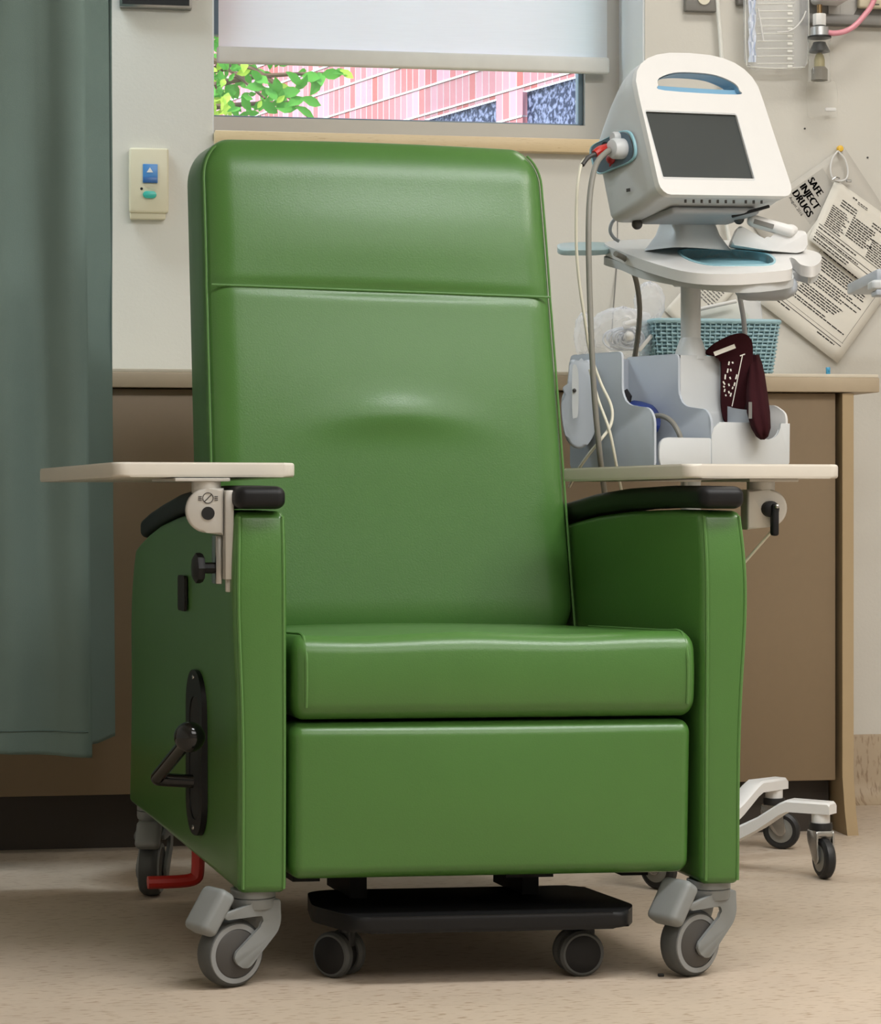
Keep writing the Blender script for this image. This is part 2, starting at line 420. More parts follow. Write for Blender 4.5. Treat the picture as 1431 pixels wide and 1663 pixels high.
# roller blind
YB = 5.55
bl = empty('roller_blind', 'white translucent roller blind pulled most of the way down the window', 'blind', (.88, YB, 2.3))
bz0 = onY(650, 98, YB).z; bz1 = onY(650, 82, YB).z
ba, bb = onY(352, 90, YB).x, onY(989, 100, YB).x
rows = [[(ba+.004+(bb-ba-.008)*i/20, YB+.002*math.sin(i*1.3), z) for i in range(21)] for z in (bz0+.012, 1.9, 2.1, 2.31)]
obj('blind_fabric', MB().sheet(rows), M_blind, bl)
zb0, zb1 = onY(650, 110, YB-.008).z, onY(650, 83, YB-.008).z
obj('hem_bar', MB().box((ba, YB-.010, zb0), (bb, YB+.010, zb1), .006, 3), mat('blind_hem', (214, 214, 210), .6), bl)
obj('roller', MB().lathe([(.022, 0), (.022, bb-ba)], 20, Matrix.Translation((ba, YB, 2.325)) @ rot('Y', 90)), M_white, bl)

# ------------------------------------------------------------------ outside
gnd = struct(obj('ground', MB().box((-40, YOUT+.05, -.4), (40, 60, -.3)), M_grass))
t_f = Vector((-.47, .88)); t_f.normalize()
P0 = at(700, 150, 14)
tf = RGT*t_f.x+FWD*t_f.y; nf = Vector((-tf.y, tf.x, 0)); nf = nf if nf.dot(EYE-P0) > 0 else -nf
bd = empty('brick_building', 'red brick building with dark windows seen outside below the blind', 'building', (P0.x, P0.y, -.3))
def fpt(px, py, off=0): return onplane(px, py, P0+nf*off, nf)
def brick_face():
    mb = MB(); uvs = []
    a, b = P0-tf*9, P0+tf*14
    # wall with two window holes, as strips along the facade
    w1 = sorted([(fpt(690, 188)-P0).dot(tf), (fpt(806, 163)-P0).dot(tf)]); w2 = sorted([(fpt(849, 150)-P0).dot(tf), (fpt(936, 126)-P0).dot(tf)])
    zt1, zt2 = fpt(760, 173).z, fpt(890, 138).z
    zt = (zt1+zt2)/2
    return w1, w2, zt
w1, w2, zt = brick_face()
L0, L1 = -9, 14; ZB, ZT = -.3, 8
holes = sorted([w1, w2]); zlo = zt-1.3
def strip(mb, s0, s1, z0, z1, off=0): 
    mb.add([P0+tf*s0+nf*off+Vector((0, 0, z0-P0.z)), P0+tf*s1+nf*off+Vector((0, 0, z0-P0.z)), P0+tf*s1+nf*off+Vector((0, 0, z1-P0.z)), P0+tf*s0+nf*off+Vector((0, 0, z1-P0.z))], [(0, 1, 2, 3)])
bw = MB()
xs = [L0, holes[0][0], holes[0][1], holes[1][0], holes[1][1], L1]
for i in range(5):
    if i in (1, 3):
        strip(bw, xs[i], xs[i+1], ZB, zlo); strip(bw, xs[i], xs[i+1], zt, ZT)
        for s in (xs[i], xs[i+1]):   # reveals
            q = P0+tf*s; bw.add([Vector((q.x, q.y, zlo)), Vector((q.x, q.y, zt)), Vector((q.x, q.y, zt))-nf*.03, Vector((q.x, q.y, zlo))-nf*.03], [(0, 1, 2, 3)])
    else: strip(bw, xs[i], xs[i+1], ZB, ZT)
bo = obj('brick_wall', bw, M_brick, bd)
uv = bo.data.uv_layers.new(name='UVMap'); M_b = mw(bd)
for lp in bo.data.loops:
    p = M_b @ bo.data.vertices[lp.vertex_index].co; uv.data[lp.index].uv = ((p-P0).dot(tf), p.z-fpt(650, 110).z+.157*40)
for (a, b) in holes:
    g = MB(); strip(g, a, b, zlo, zt, -.028); obj('dark_window', g, M_darkglass, bd)
lb = MB()
for k in range(-3, 12):
    z = fpt(650, 110).z+.157*k
    if zlo < z < zt-.02: 
        segs = [(L0, holes[0][0]), (holes[0][1], holes[1][0]), (holes[1][1], L1)]
    else: segs = [(L0, L1)]
    for a, b in segs:
        strip(lb, a, b, z-.006, z+.004, .006)
        q0, q1 = P0+tf*a, P0+tf*b
        lb.add([Vector((q0.x, q0.y, z+.004))+nf*.006, Vector((q1.x, q1.y, z+.004))+nf*.006, Vector((q1.x, q1.y, z+.004)), Vector((q0.x, q0.y, z+.004))], [(0, 1, 2, 3)])
obj('mortar_ledge', lb, M_stone, bd)
# leafy tree on the left of the window
tc0 = at(250, 150, 9.2)
tr = empty('leafy_tree', 'leafy green tree outside the left end of the window', 'tree', (tc0.x, tc0.y, -.3))
tm = MB().tube([(tc0.x, tc0.y, -.3), (tc0.x+.03, tc0.y, 1.2), (tc0.x, tc0.y+.05, 3.2)], lambda t: .09*(1-.5*t), 10, 6)
for (a, b, c) in (((250, 180), (380, 130), (540, 118)), ((240, 140), (400, 110), (500, 190)), ((230, 200), (340, 175), (470, 165)), ((250, 60), (360, 105), (430, 160))):
    tm.tube([at(*a, 9.2), at(*b, 9.15), at(*c, 9.0)], lambda t: .02*(1-.8*t), 6, 8)
obj('trunk', tm, M_bark, tr)
lf = MB()
def leaf(c, s, mi):
    R = Matrix.Rotation(random.uniform(0, 6.28), 3, 'Z') @ Matrix.Rotation(random.uniform(-.7, .9), 3, 'X') @ Matrix.Rotation(random.uniform(-.8, .8), 3, 'Y')
    pts = [(0, -1, 0), (.42, -.45, .08), (.5, .1, .1), (.25, .65, .05), (0, 1, -.1), (-.25, .65, .05), (-.5, .1, .1), (-.42, -.45, .08), (0, 0, -.05)]
    lf.mi = mi
    R2 = Matrix(((1, 0, 0), (0, 0, -1), (0, 1, 0)))
    lf.add([c+R2 @ (R @ (Vector(p)*s)) for p in pts], [(8, i, (i+1) % 8) for i in range(8)])
for i in range(620):
    px = random.triangular(250, 520, 330); py = random.uniform(20, 215)
    if px > 430 and (py > 175 or random.random() < .35): continue
    leaf(at(px, py, random.uniform(8.8, 9.8)), random.uniform(.018, .034), 1 if (px < 375 and py > 160) or random.random() < .1 else 0)
for (px, py) in [(505, 125), (490, 135), (520, 128), (478, 128), (512, 140), (470, 150), (455, 162), (480, 165), (465, 175), (495, 182), (505, 165), (540, 120), (555, 118), (450, 140), (440, 152), (438, 175), (425, 130), (415, 142)]:
    leaf(at(px, py, 8.9), .042, 0)
leaf(at(563, 120, 8.9), .03, 1)
obj('foliage', lf, [fabric_translucent('leaf', (92, 160, 64), .35), fabric_translucent('pale_leaf', (176, 208, 84), .35)], tr)

# ================================================================== CEILING LIGHTS
for i, (x, y, sx, sy, e, lc) in enumerate(LAMPS):
    c = empty('ceiling_light', ['long ceiling light panel nearest the front of the recliner', 'broad ceiling light panel above the viewer', 'ceiling light panel by the right side of the room', 'cool ceiling light panel washing the wall above the curtain', 'small ceiling light panel over the papers on the wall'][i], 'light', (x, y, CEIL))
    fr = MB()
    for (a, b, cc, dd) in ((-sx/2-.03, -sy/2-.03, sx/2+.03, -sy/2), (-sx/2-.03, sy/2, sx/2+.03, sy/2+.03), (-sx/2-.03, -sy/2, -sx/2, sy/2), (sx/2, -sy/2, sx/2+.03, sy/2)):
        fr.box((x+a, y+b, CEIL-.02), (x+cc, y+dd, CEIL))
    obj('frame', fr, M_white, c)
    ld = bpy.data.lights.new('lamp', 'AREA'); ld.shape = 'RECTANGLE'; ld.size = sx; ld.size_y = sy; ld.energy = e; ld.color = lc
    lo = bpy.data.objects.new('lamp', ld); COL.objects.link(lo); lo.location = (0, 0, -.012); lo.parent = c

# ================================================================== COUNTER AND CABINETS
YC = 4.85; ZC = .945
XC0, XC1, XE = -1.7, 1.728, 1.675
ct = empty('worktop', 'beige laminate worktop running along the wall under the window', 'worktop', (0, YC, ZC-.034))
obj('top_slab', MB().box((XC0, YC, ZC-.034), (XC1, YW, ZC-.004), .002), M_edge, ct)
obj('top_surface', MB().box((XC0, YC+.002, ZC-.004), (XC1-.002, YW, ZC+.003), .001), M_counter, ct)
XM = .55
def cabinet(x0, x1, label, right):
    c = empty('base_cabinet', label, 'cabinet', ((x0+x1)/2, YC+.3, 0))
    obj('front_panel', MB().box((x0, YC+.022, .112), (x1-(.034 if right else 0), YC+.042, ZC-.036), .002), M_cab, c)
    obj('carcass', MB().box((x0+.002, YC+.05, .112), (x1-.03, YW-.002, ZC-.036)), M_gap, c)
    obj('toe_kick', MB().box((x0, YC+.08, 0), (x1-.03, YC+.10, .112)), M_kick, c)
    if right:
        b = MB()
        rows = [[(x1-.024+o, YC+.012, z) for z, o in ((0.0, .012), (.06, .005), (.15, 0), (.5, 0), (ZC-.036, 0))]]
        rows = []
        zs = [(0, .004), (.05, .003), (.12, 0), (.5, 0), (ZC-.036, 0)]
        for (xo, yo) in ((-.024, .008), (0, .008), (0, YW-YC-.012), (-.024, YW-YC-.012)):
            rows.append([(x1+xo+o+(.004 if z < .01 else 0), YC+yo-o*2, z) for z, o in zs])
        rows.append(rows[0]); b.sheet(rows)
        obj('end_panel', b, mat('end_panel_beige', (168, 146, 112), .55, var=.03), c)
    return c
cabinet(XC0, XM, 'taupe base cabinet behind the curtain on the left', False)
cabinet(XM+.004, XE, 'taupe base cabinet behind the cart with a pale end panel', True)

# ================================================================== CURTAIN
cu = empty('privacy_curtain', 'grey green cloth privacy curtain hanging at the left edge', 'curtain', tuple(W(-.7, 4.5, .23)))
def curtain_pt(u, d, z, sw): return W(u+sw*(z-.23), d, z+.013)
def cpx(px, d): return (px-CX)/F*d
plan = []
N = 70
for i in range(N+1):
    t = i/N; u = -1.35+(cpx(143, 4.40)+1.35)*t
    plan.append((u, 4.42+.022*math.sin(t*16+.6)*(1-.55*t)+.010*math.sin(t*37), -.013, .0))
e = plan[-1]
for (du, dd) in ((.004, .012), (.001, .03), (-.03, .06), (-.06, .12), (-.05, .2), (-.02, .26), (.01, .285)): plan.append((e[0]+du, 4.40+dd, -.010, .0))
u2 = cpx(145, 4.69)
for i in range(1, 13):
    t = i/12; plan.append((u2+.005+(cpx(184, 4.69)-u2-.005)*t, 4.69+.012*math.sin(t*3.0), -.002, .004))
def crow(z, hem=False):
    out = []
    for i, (u, d, sw, _) in enumerate(plan):
        a = .006*math.sin(z*5+i*.35)*(1 if i < N-6 else .3)+ .004*math.sin(z*11-i*.21)
        zz = z
        if i > N+6 and z < .24: zz = z+.012
        if i < N and z < .24: zz = z+.02*(1-i/N)
        out.append(curtain_pt(u, d+a, zz, sw))
    return out
zs = [.218, .226, .262, .268]+[.3+.046*i for i in range(51)]
cs = MB().sheet([crow(z) for z in zs])
co = obj('curtain_cloth', cs, M_curtain, cu, sharp=80)
sol = co.modifiers.new('thickness', 'SOLIDIFY'); sol.thickness = .0015
hm = MB().tube([curtain_pt(u, d-.0025+.006*math.sin(.262*5+i*.35)*(1 if i < N-6 else .3)+.004*math.sin(.262*11-i*.21), .264, sw) for i, (u, d, sw, _) in enumerate(plan[:N+1])], .0012, 5)
obj('hem_stitch', hm, mat('hem_thread', (92, 112, 108), .9), cu)
rl = empty('curtain_track', 'white ceiling track carrying the grey green curtain', 'curtain track', tuple(W(-.7, 4.45, CEIL)))
obj('rail', MB().tube([W(-1.3, 4.45, CEIL-.012), W(-.4, 4.5, CEIL-.012)], .011, 8), M_white, rl)

# ================================================================== THE RECLINER
O_u, O_d = -.2868, 3.502
A1, A2 = math.radians(6.85), math.radians(17)
SK = A2-A1
croot = empty('recliner_chair', 'green vinyl hospital recliner on casters with two beige side trays', 'chair', tuple(W(O_u, O_d, 0)), A1-YAW)
def sk(p): p = Vector(p); return Vector((p.x-p.y*math.sin(SK), p.y*math.cos(SK), p.z))
def chair(name, mb, m, parent=None, skew=True, **kw):
    if skew:
        for v in mb.bm.verts: v.co = sk(v.co)
    return obj(name, mb, m, parent or croot, space='local', **kw)
def ztop(y):   # top line of an arm seen from the side
    P = [(-.1, .679), (.12, .681), (.30, .677), (.45, .668), (.60, .652), (.72, .636), (.80, .622), (.9, .60)]
    for (a, b), (c, d) in zip(P, P[1:]):
        if y <= c: return b+(d-b)*(y-a)/(c-a)
    return P[-1][1]
def zbot(y): return .135+.022*max(0, y)/.9
def arm_x(z): # outward swell of the arm's outer side
    return .012*math.exp(-((z-.56)/.14)**2)
def arm(x0, x1, outer):
    def wp(p):
        t = (p.z-.135)/(.68-.135)
        z = zbot(p.y)+(ztop(p.y)-zbot(p.y))*t
        y = p.y
        if p.y > .6: y = p.y-.05*max(0, (t-.55)/.45)**2*(p.y-.6)/.25
        if p.y > .75: y += .055*(1-t)
        x = p.x+outer*arm_x(z)*((p.x-x0)/(x1-x0) if outer > 0 else (x1-p.x)/(x1-x0))*(.6 if outer < 0 else 1)
        if y < .1: y += .010*max(0, (t-.8)/.2)**2-.003*math.sin(PI*t)
        return (x, y, z)
    m = MB().rgrid((x0, 0, .135), (x1, .86, .68), (.011, .016, .012), (3, 24, 24), 3, wp)
    return m, wp
for nm, x0, x1, out in (('left', 0, .070, -1), ('right', .672, .731, 1)):
    mb, wp = arm(x0, x1, out)
    a = chair('arm', mb, M_green, label='%s upholstered arm panel' % nm)
    # welts along the front edges and along the top
    for xx in (x0+.006, x1-.006):
        pts = [Vector(wp(Vector((xx, -.001+.004, .142+.53*i/20)))) + Vector((0, -.0022, 0)) for i in range(21)]
        chair('piping', MB().tube(pts, .0022, 6, 2), M_welt, a)
    xi = x1-.002 if out < 0 else x0+.002
    pts = [Vector(wp(Vector((xi, .02+.7*i/14, .671)))) for i in range(15)]
    chair('piping', MB().tube(pts, .002, 6, 2), M_welt, a)
    # armrest pad
    px0, px1 = (x0-.006, x1-.004) if out < 0 else (x0-.006, x1+.002)
    def pw(p, px0=px0, px1=px1):
        k = max(0, min(1, (p.y-.06)/.5)); xm = (px0+px1)/2
        return (xm+(p.x-xm)*(1-.12*k), p.y, p.z+ztop(p.y)-.68+.002)
    chair('armrest_pad', MB().rgrid((px0, -.014, .681), (px1, .80, .714), (.014, .018, .012), (3, 26, 2), 4, pw), M_black)
# seat
def seat_w(p):
    x, y, z = p
    t = (z-.38)/.12
    if z > .44: z += .006*math.sin(PI*(x-.076)/.587)*min(1, y/.1)-.018*max(0, y)/.55 + .0022*math.sin(x*21+1)*math.exp(-((y-.03)/.05)**2)
    y -= .006*math.sin(PI*min(1, max(0, t)))*(1 if y < .2 else 0)
    return (x, y, z)
seat = chair('seat', MB().rgrid((.077, -.004, .381), (.664, .56, .503), (.018, .026, .026), (30, 20, 6), 5, seat_w), M_green)
for xx in (.094, .647):
    pts = [(xx, -.0105, .395+.075*i/6) for i in range(7)]
    pts = [Vector(seat_w(Vector((xx, -.004, .40+.014*i)))) for i in range(6)]+[Vector(seat_w(Vector((xx, .004, .4915)))), Vector(seat_w(Vector((xx, .022, .5025)))), Vector(seat_w(Vector((xx, .1, .503)))), Vector(seat_w(Vector((xx, .4, .503))))]
    chair('piping', MB().tube([p+Vector((0, -.0005, .0005)) for p in pts], .0022, 6, 5), M_welt, seat)
# leg rest panel
def leg_w(p):
    x, y, z = p
    if y < .03: y -= .007*math.sin(PI*max(0, min(1, (x-.076)/.584)))*math.sin(PI*max(0, min(1, (z-.153)/.224)))
    x += (-.004*(1-(z-.153)/.224) if x > .3 else 0)
    return (x, y, z)
chair('leg_rest', MB().rgrid((.074, .0, .153), (.660, .085, .3765), (.018, .022, .020), (24, 2, 14), 5, leg_w), M_green)
# back
def yb(z): return .505+(z-.48)*.172
def back_w(p):
    x, y, z = p
    t = (z-.46)/.83
    xl, xr = .070+.008*t, .669-.014*t
    s = (x-.074)/(.592)
    nx = xl+(xr-xl)*s
    f = 1-max(0, min(1, (y)/.1))             # 1 at the front skin
    off = 0
    cs = math.sin(PI*max(0, min(1, s)))
    if f > 0:
        zz = z
        seam = 1.0515-.0165*s
        off -= .009*math.exp(-((zz-1.14)/.075)**2)*cs**.4            # head roll
        off -= .008*math.exp(-((zz-.86)/.15)**2)*cs**.5              # lumbar swell
        off += .006*math.exp(-((zz-seam)/.010)**2)*(.4+.6*cs)        # seam
        zr = .828-.012*((s-.53)/.2)**2
        a_ = math.exp(-((s-.52)/.17)**2)
        off -= .0085*a_*math.exp(-((zz-zr-.008)/.030)**2)
        off *= f
    dz = -.010*s+.004*cs if z > 1.1 else 0
    return (nx, yb(z)+y+off, z+dz*(z-1.1)/.19 if z > 1.1 else z)
back = chair('backrest', MB().rgrid((.074, 0, .46), (.666, .175, 1.303), (.05, .034, .068), (34, 3, 110), 6, back_w), M_green)
def back_front(x, z, y=0): return Vector(back_w(Vector((x, y, z))))
pts = [back_front(.082+.576*i/30, 1.0515-.0165*((.008+.576*i/30)/.592), .0)+Vector((0, -.0012, 0)) for i in range(31)]
chair('piping', MB().tube(pts, .0022, 6, 2), M_welt, back, label='piping across the headrest seam')
# boxing seams down both sides of the back
def back_edge(side):
    P = []
    for i in range(34):
        z = .48+.755*i/33; P.append((0, z))
    for i in range(1, 7):
        a = PI/2*i/6*.62; P.append((.05*(1-math.cos(a)), 1.235+.066*math.sin(a)))
    out = []
    for (dx, z) in P:
        x = (.074+.0025+dx) if side < 0 else (.666-.0025-dx)
        out.append(back_front(x, min(z, 1.302), .016)+Vector((0, -.0015, 0)))
    return out
for sd in (-1, 1):
    chair('piping', MB().tube(back_edge(sd), .0020, 6), M_welt, back)
# underframe
uf = MB().box((.09, .06, .158), (.64, .80, .185)).box((.10, .10, .136), (.14, .78, .16)).box((.59, .10, .136), (.63, .78, .16)).box((.1, .3, .128), (.63, .33, .16)).box((.1, .7, .14), (.63, .73, .16))
uf.box((.22, .07, .146), (.26, .12, .16)).box((.40, .05, .144), (.47, .10, .16)).tube([(.09, .2, .15), (.64, .2, .15)], .006, 8).tube([(.05, .25, .14), (.05, .25, .112)], .005, 8)
chair('underframe', uf, M_frame)
chair('back_panel', MB().box((.09, .60, .20), (.64, .66, .50), .01), M_frame)
# side slot, lever recess, lever
sp = MB().plate([rrect(-.0, 0, .055, .055, .008)], (Vector((-.0098, .385, .522)), Vector((0, -1, 0)), Vector((0, 0, 1))), .004)
chair('slot', sp, M_hole)
fr = (Vector((-.0005, .342, .183)), Vector((0, -1, 0)), Vector((0, 0, 1)))
rp = MB().plate([rrect(0, 0, .125, .252, .055, 8), rrect(.028, .024, .108, .212, .036, 8)], fr, .009)
esc = chair('lever_plate', rp, M_black)
for zz in (.424, .194): chair('screw', MB().lathe([(.004, 0), (.004, .002), (.002, .003)], 10, Matrix.Translation((-.009, .28, zz)) @ rot('Y', -90)), M_steel, esc)
chair('recess', MB().plate([rrect(.024, .02, .112, .216, .036, 8)], (Vector((-.0045, .342, .183)), Vector((0, -1, 0)), Vector((0, 0, 1))), .003), M_hole, esc)
lv = chair('lever', MB().tube([(.004, .295, .262), (-.03, .299, .264), (-.056, .301, .266), (-.0605, .299, .268), (-.0605, .293, .272), (-.058, .26, .286), (-.051, .12, .342)], .0105, 12, 3), M_gloss)
chair('lever_knob', MB().ball((-.050, .102, .350), .0225, seg=28), M_gloss, lv)

# ---- casters
def caster(mount, zt, ang, r=.049, wdt=.034, fork=True, pedal=True, col=(M_cast, M_tire, M_ring, M_hub), name='caster', label=None, psc=1.0):
    "swivel caster: mount point under the chair in chair units, rolling direction ang (degrees in the chair's own frame)"
    m = sk((mount[0], mount[1], 0))
    T = Matrix.Translation((m.x, m.y, 0)) @ rot('Z', ang)
    tr_ = .038
    root = chair(name, MB().lathe([(.0, zt-.028), (.031, zt-.027), (.0325, zt-.022), (.0325, zt-.013), (.030, zt-.012), (.0325, zt-.011), (.0325, zt), (.0, zt)], 28, T), col[0], skew=False, label=label)
    zc = r
    hw = wdt/2+.004
    fk = MB()
    prof = [(.031, zt-.015), (.031, .090), (.026, .076), (-.020, .030), (-.030, .027), (-.046, .038), (-.047, .050), (.0, .088), (.002, .099), (-.004, .101), (-.062, .100), (-.066, .110), (-.018, .119), (-.016, zt-.014)]
    prof = round_poly(prof, .006, 3)
    for y0 in (-hw-.006, hw):
        fk.plate([prof], (T @ Vector((0, y0+.006, 0)), (T.to_3x3() @ Vector((1, 0, 0))), Vector((0, 0, 1))), .006, .0015, 2)
    q = [(-.060, .1055), (.03, .118), (.031, zt-.014), (-.016, zt-.014), (-.062, .111)]
    fk.plate([[(-.02, .1), (.031, .096), (.031, zt-.016), (-.018, zt-.016)]], (T @ Vector((0, hw, 0)), (T.to_3x3() @ Vector((1, 0, 0))), Vector((0, 0, 1))), 2*hw, .002)
    obj('fork', fk, col[0], root, space='local')
    B = T @ Matrix.Translation((-tr_, 0, zc)) @ rot('X', 90)
    tp = [(.0, -wdt/2), (r*.80, -wdt/2), (r*.90, -wdt/2+.001), (r*.97, -wdt/2+.005), (r, -wdt/2+.012), (r, wdt/2-.012), (r*.97, wdt/2-.005), (r*.90, wdt/2-.001), (r*.80, wdt/2), (0, wdt/2)]
    wl = obj('wheel', MB().lathe(tp, 44, B), col[1], root, space='local')
    rg = MB(); hb = MB()
    for s in (1, -1):
        C = B @ (Matrix.Identity(4) if s > 0 else rot('X', 180))
        rg.lathe([(r*.72, wdt/2-.002), (r*.72, wdt/2+.0015), (r*.86, wdt/2+.0012), (r*.88, wdt/2-.002)], 44, C)
        hb.lathe([(r*.71, wdt/2-.002), (r*.71, wdt/2+.0005), (r*.66, wdt/2+.002), (0, wdt/2+.003)], 40, C)
    obj('rim', rg, col[2], wl, space='local'); obj('hub', hb, col[3], wl, space='local')
    if pedal:
        Pm = T @ Matrix.Translation((-.072, 0, .108)) @ rot('Y', 33)
        pd = MB().rgrid((-.016, -.030, -.032), (.012, .030, .036), (.008, .012, .010), (2, 3, 4), 3)
        for k in range(4): pd.box((-.0155, -.016, -.012+.011*k), (-.0135, .016, -.010+.011*k))
        pd.bm.transform(Pm @ Matrix.Scale(psc, 4))
        obj('brake_pedal', pd, col[0], root, space='local')
    return root
caster((.030, .045), .137, 29, label='front left grey caster with brake')
caster((.700, .045), .137, 31, label='front right grey caster with brake')
caster((.042, .885), .157, 80, pedal=True, psc=.72, label='rear left grey caster')
caster((.69, .84), .157, 78, pedal=False, label='rear right grey caster')
# red central brake pedal
rp = MB().tube([(.062, .60, .165), (.061, .60, .120), (.060, .60, .078), (.054, .60, .066), (.03, .60, .062), (-.022, .60, .061)], .0108, 10, 4)
chair('brake_lever', rp, M_red, label='red foot brake lever at the left rear')
# foot platform with its own little wheels
def P2(x, y): q = sk((x, y, 0)); return (q.x, q.y)
pl = round_poly([(.150, .22), (.128, .10), (.166, -.012), (.556, -.012), (.590, .05), (.575, .24), (.180, .24)], .02, 5)
plat = chair('foot_platform', MB().plate([pl], (Vector((0, 0, .077)), Vector((1, 0, 0)), Vector((0, 1, 0))), .024, .007, 3), M_black)
for xx in (.20, .46): chair('slide_arm', MB().box((xx, .16, .099), (xx+.025, .30, .16)), M_frame, plat)
for (x, y, an) in ((.172, .075, -42), (.520, .055, 8)):
    T = Matrix.Translation(sk((x, y, 0))) @ rot('Z', an)
    c = chair('platform_caster', MB().lathe([(0, .066), (.011, .066), (.011, .078), (0, .078)], 16, T).box((-.008, -.008, .03), (.012, .008, .070), .003, 2, T), M_rubber, plat, skew=False)
    for s in (-1, 1):
        B = T @ Matrix.Translation((-.012, s*.0155, .0335)) @ rot('X', 90)
        obj('wheel', MB().lathe([(0, -.009), (.025, -.009), (.030, -.0085), (.0335, -.004), (.0335, .004), (.030, .0085), (.025, .009), (0, .009)], 32, B), M_tire, c, space='local')
        # dark cap on each wheel
    B = T @ Matrix.Translation((-.012, 0, .0335)) @ rot('X', 90)
    obj('wheel_cap', MB().lathe([(0, -.0255), (.026, -.0252), (.027, -.0245), (.027, .0245), (.026, .0252), (0, .0255)], 32, B), M_black, c, space='local')
for xx in (.275, .475): chair('platform_stop', MB().box((xx, .03, .070), (xx+.012, .05, .078)), M_steel, plat)

# ---- side trays
def tray(x, y, zf, drop, ang, w_, l_, name_label, side):
    fr_o = Vector((x, y, 0))
    P = round_poly([(0, 0), (w_, 0), (w_, l_), (0, l_)], .022, 6)
    mb = MB().plate([P], (Vector((0, 0, 0)), Vector((1, 0, 0)), Vector((0, 1, 0))), .021, .004, 3)
    R = Matrix.Translation(Vector((x, y, zf))) @ rot('Z', ang) @ rot('X', -drop)
    mb.bm.transform(R)
    return chair('side_tray', mb, M_tray, skew=False, label=name_label)
ang = 23-math.degrees(A1)   # swung a little further out than the chair's own axis
tl = tray(-.174, 0, .729, .8, ang, .274, .46, 'beige side tray over the left arm', -1)
trr = tray(.652, .0, .7275, .5, ang, .262, .43, 'beige side tray over the right arm', 1)
# left hinge: plate, barrel, drum, post, knob
def hinge(side):
    s = 1 if side < 0 else -1
    x0 = -.067 if side < 0 else .832
    par = tl if side < 0 else trr
    y0 = .045 if side < 0 else .10
    h = chair('tray_hinge', MB().lathe([(.021, .706), (.021, .7255), (0, .7255), (0, .706)][:3]+[(0, .7255)], 24, Matrix.Translation(sk((x0+.03*s, y0, 0)))), M_bracket, skew=False, label='%s tray hinge' % ('left' if side < 0 else 'right'))
    chair('mount_plate', MB().box((-.04, -.025, .7225), (.04, .16, .7275), .001, 1, Matrix.Translation(sk((x0+.02*s, y0, 0))) @ rot('Z', 10)), M_bracket, h, skew=False)
    # rounded drum block: plate outline (half round on the outside), facing the viewer
    if side < 0: L = [(.0205, -.002), (.0205, .066)]+[(-.004, .066)]+[(-.004-.030*math.sin(PI*i/16), .034+.032*math.cos(PI*i/16)) for i in range(1, 16)]+[(-.004, -.002+.004)]
    else: L = [(-.030, .004), (-.030, .064), (.004, .064)]+[(.004+.028*math.sin(PI*i/16), .036+.028*math.cos(PI*i/16)) for i in range(1, 16)]+[(.004, .008)]
    bx = x0+.03*s
    q = sk((bx, y0-.022, 0))
    obj('drum', MB().plate([L], (Vector((q.x, q.y, .647)), Vector((1, 0, 0)), Vector((0, 0, 1))), -.044, .004, 3), M_bracket, h, space='local')
    fz = q.y-.0002
    if side < 0:
        obj('bore', MB().lathe([(0, 0), (.0095, 0), (.0095, .0015), (0, .0015)], 20, Matrix.Translation((q.x-.002, fz, .647+.030)) @ rot('X', 90)), M_hole, h, space='local')
        em = MB(); c0 = Vector((q.x-.002, fz-.0006, .647+.052))
        em.tube([c0+Vector((.0075*math.cos(a*PI/8), 0, .0075*math.sin(a*PI/8))) for a in range(17)], .0006, 5)
        em.tube([c0+Vector((-.0055, 0, -.0055)), c0+Vector((.0055, 0, .0055))], .0006, 5)
        for k in range(3): em.tube([c0+Vector((-.014, 0, -.003+.0025*k)), c0+Vector((-.009, 0, -.003+.0025*k))], .0006, 5); em.tube([c0+Vector((.009, 0, -.003+.0025*k)), c0+Vector((.014, 0, -.003+.0025*k))], .0006, 5)
        obj('stamped_mark', em, M_hub, h, space='local')
        chair('post', MB().box((bx+.0215-.0, y0-.028, .582), (bx+.034, y0+.0, .710), .002).box((bx+.024, y0-.02, .564), (bx+.033, y0-.012, .584), .002), M_bracket, h)
        chair('slider', MB().box((bx+.012, y0-.008, .575), (bx+.0215, y0+.022, .645), .002), M_steel, h)
        chair('clamp_knob', MB().lathe([(.008, .0), (.008, .016), (.020, .018), (.022, .022), (.022, .028), (.016, .032), (0, .033)], 8, Matrix.Translation((bx+.014, y0+.005, .598)) @ rot('Y', -90)), M_black, h)
    else:
        ob = chair('clamp_knob', MB().lathe([(.012, .0), (.012, .010), (.009, .012), (0, .013)], 16, Matrix.Translation((bx+.003, y0-.022, .682)) @ rot('X', 90)).box((bx+.001, y0-.040, .642), (bx+.012, y0-.028, .69), .004, 3), M_black, h)
        chair('clamp_screw', MB().ball((bx+.007, y0-.041, .686), .0035), M_steel, h)
        chair('stay_wire', MB().tube([(bx+.014, y0-.01, .650), (bx-.022, y0+.02, .595)], .0022, 8), M_cord, h)
        chair('side_knob', MB().lathe([(.010, 0), (.010, .008), (.020, .012), (.020, .022), (0, .026)], 16, Matrix.Translation((.740, .13, .588)) @ rot('Y', 90)), M_black, h)
    return h
hinge(-1); hinge(1)

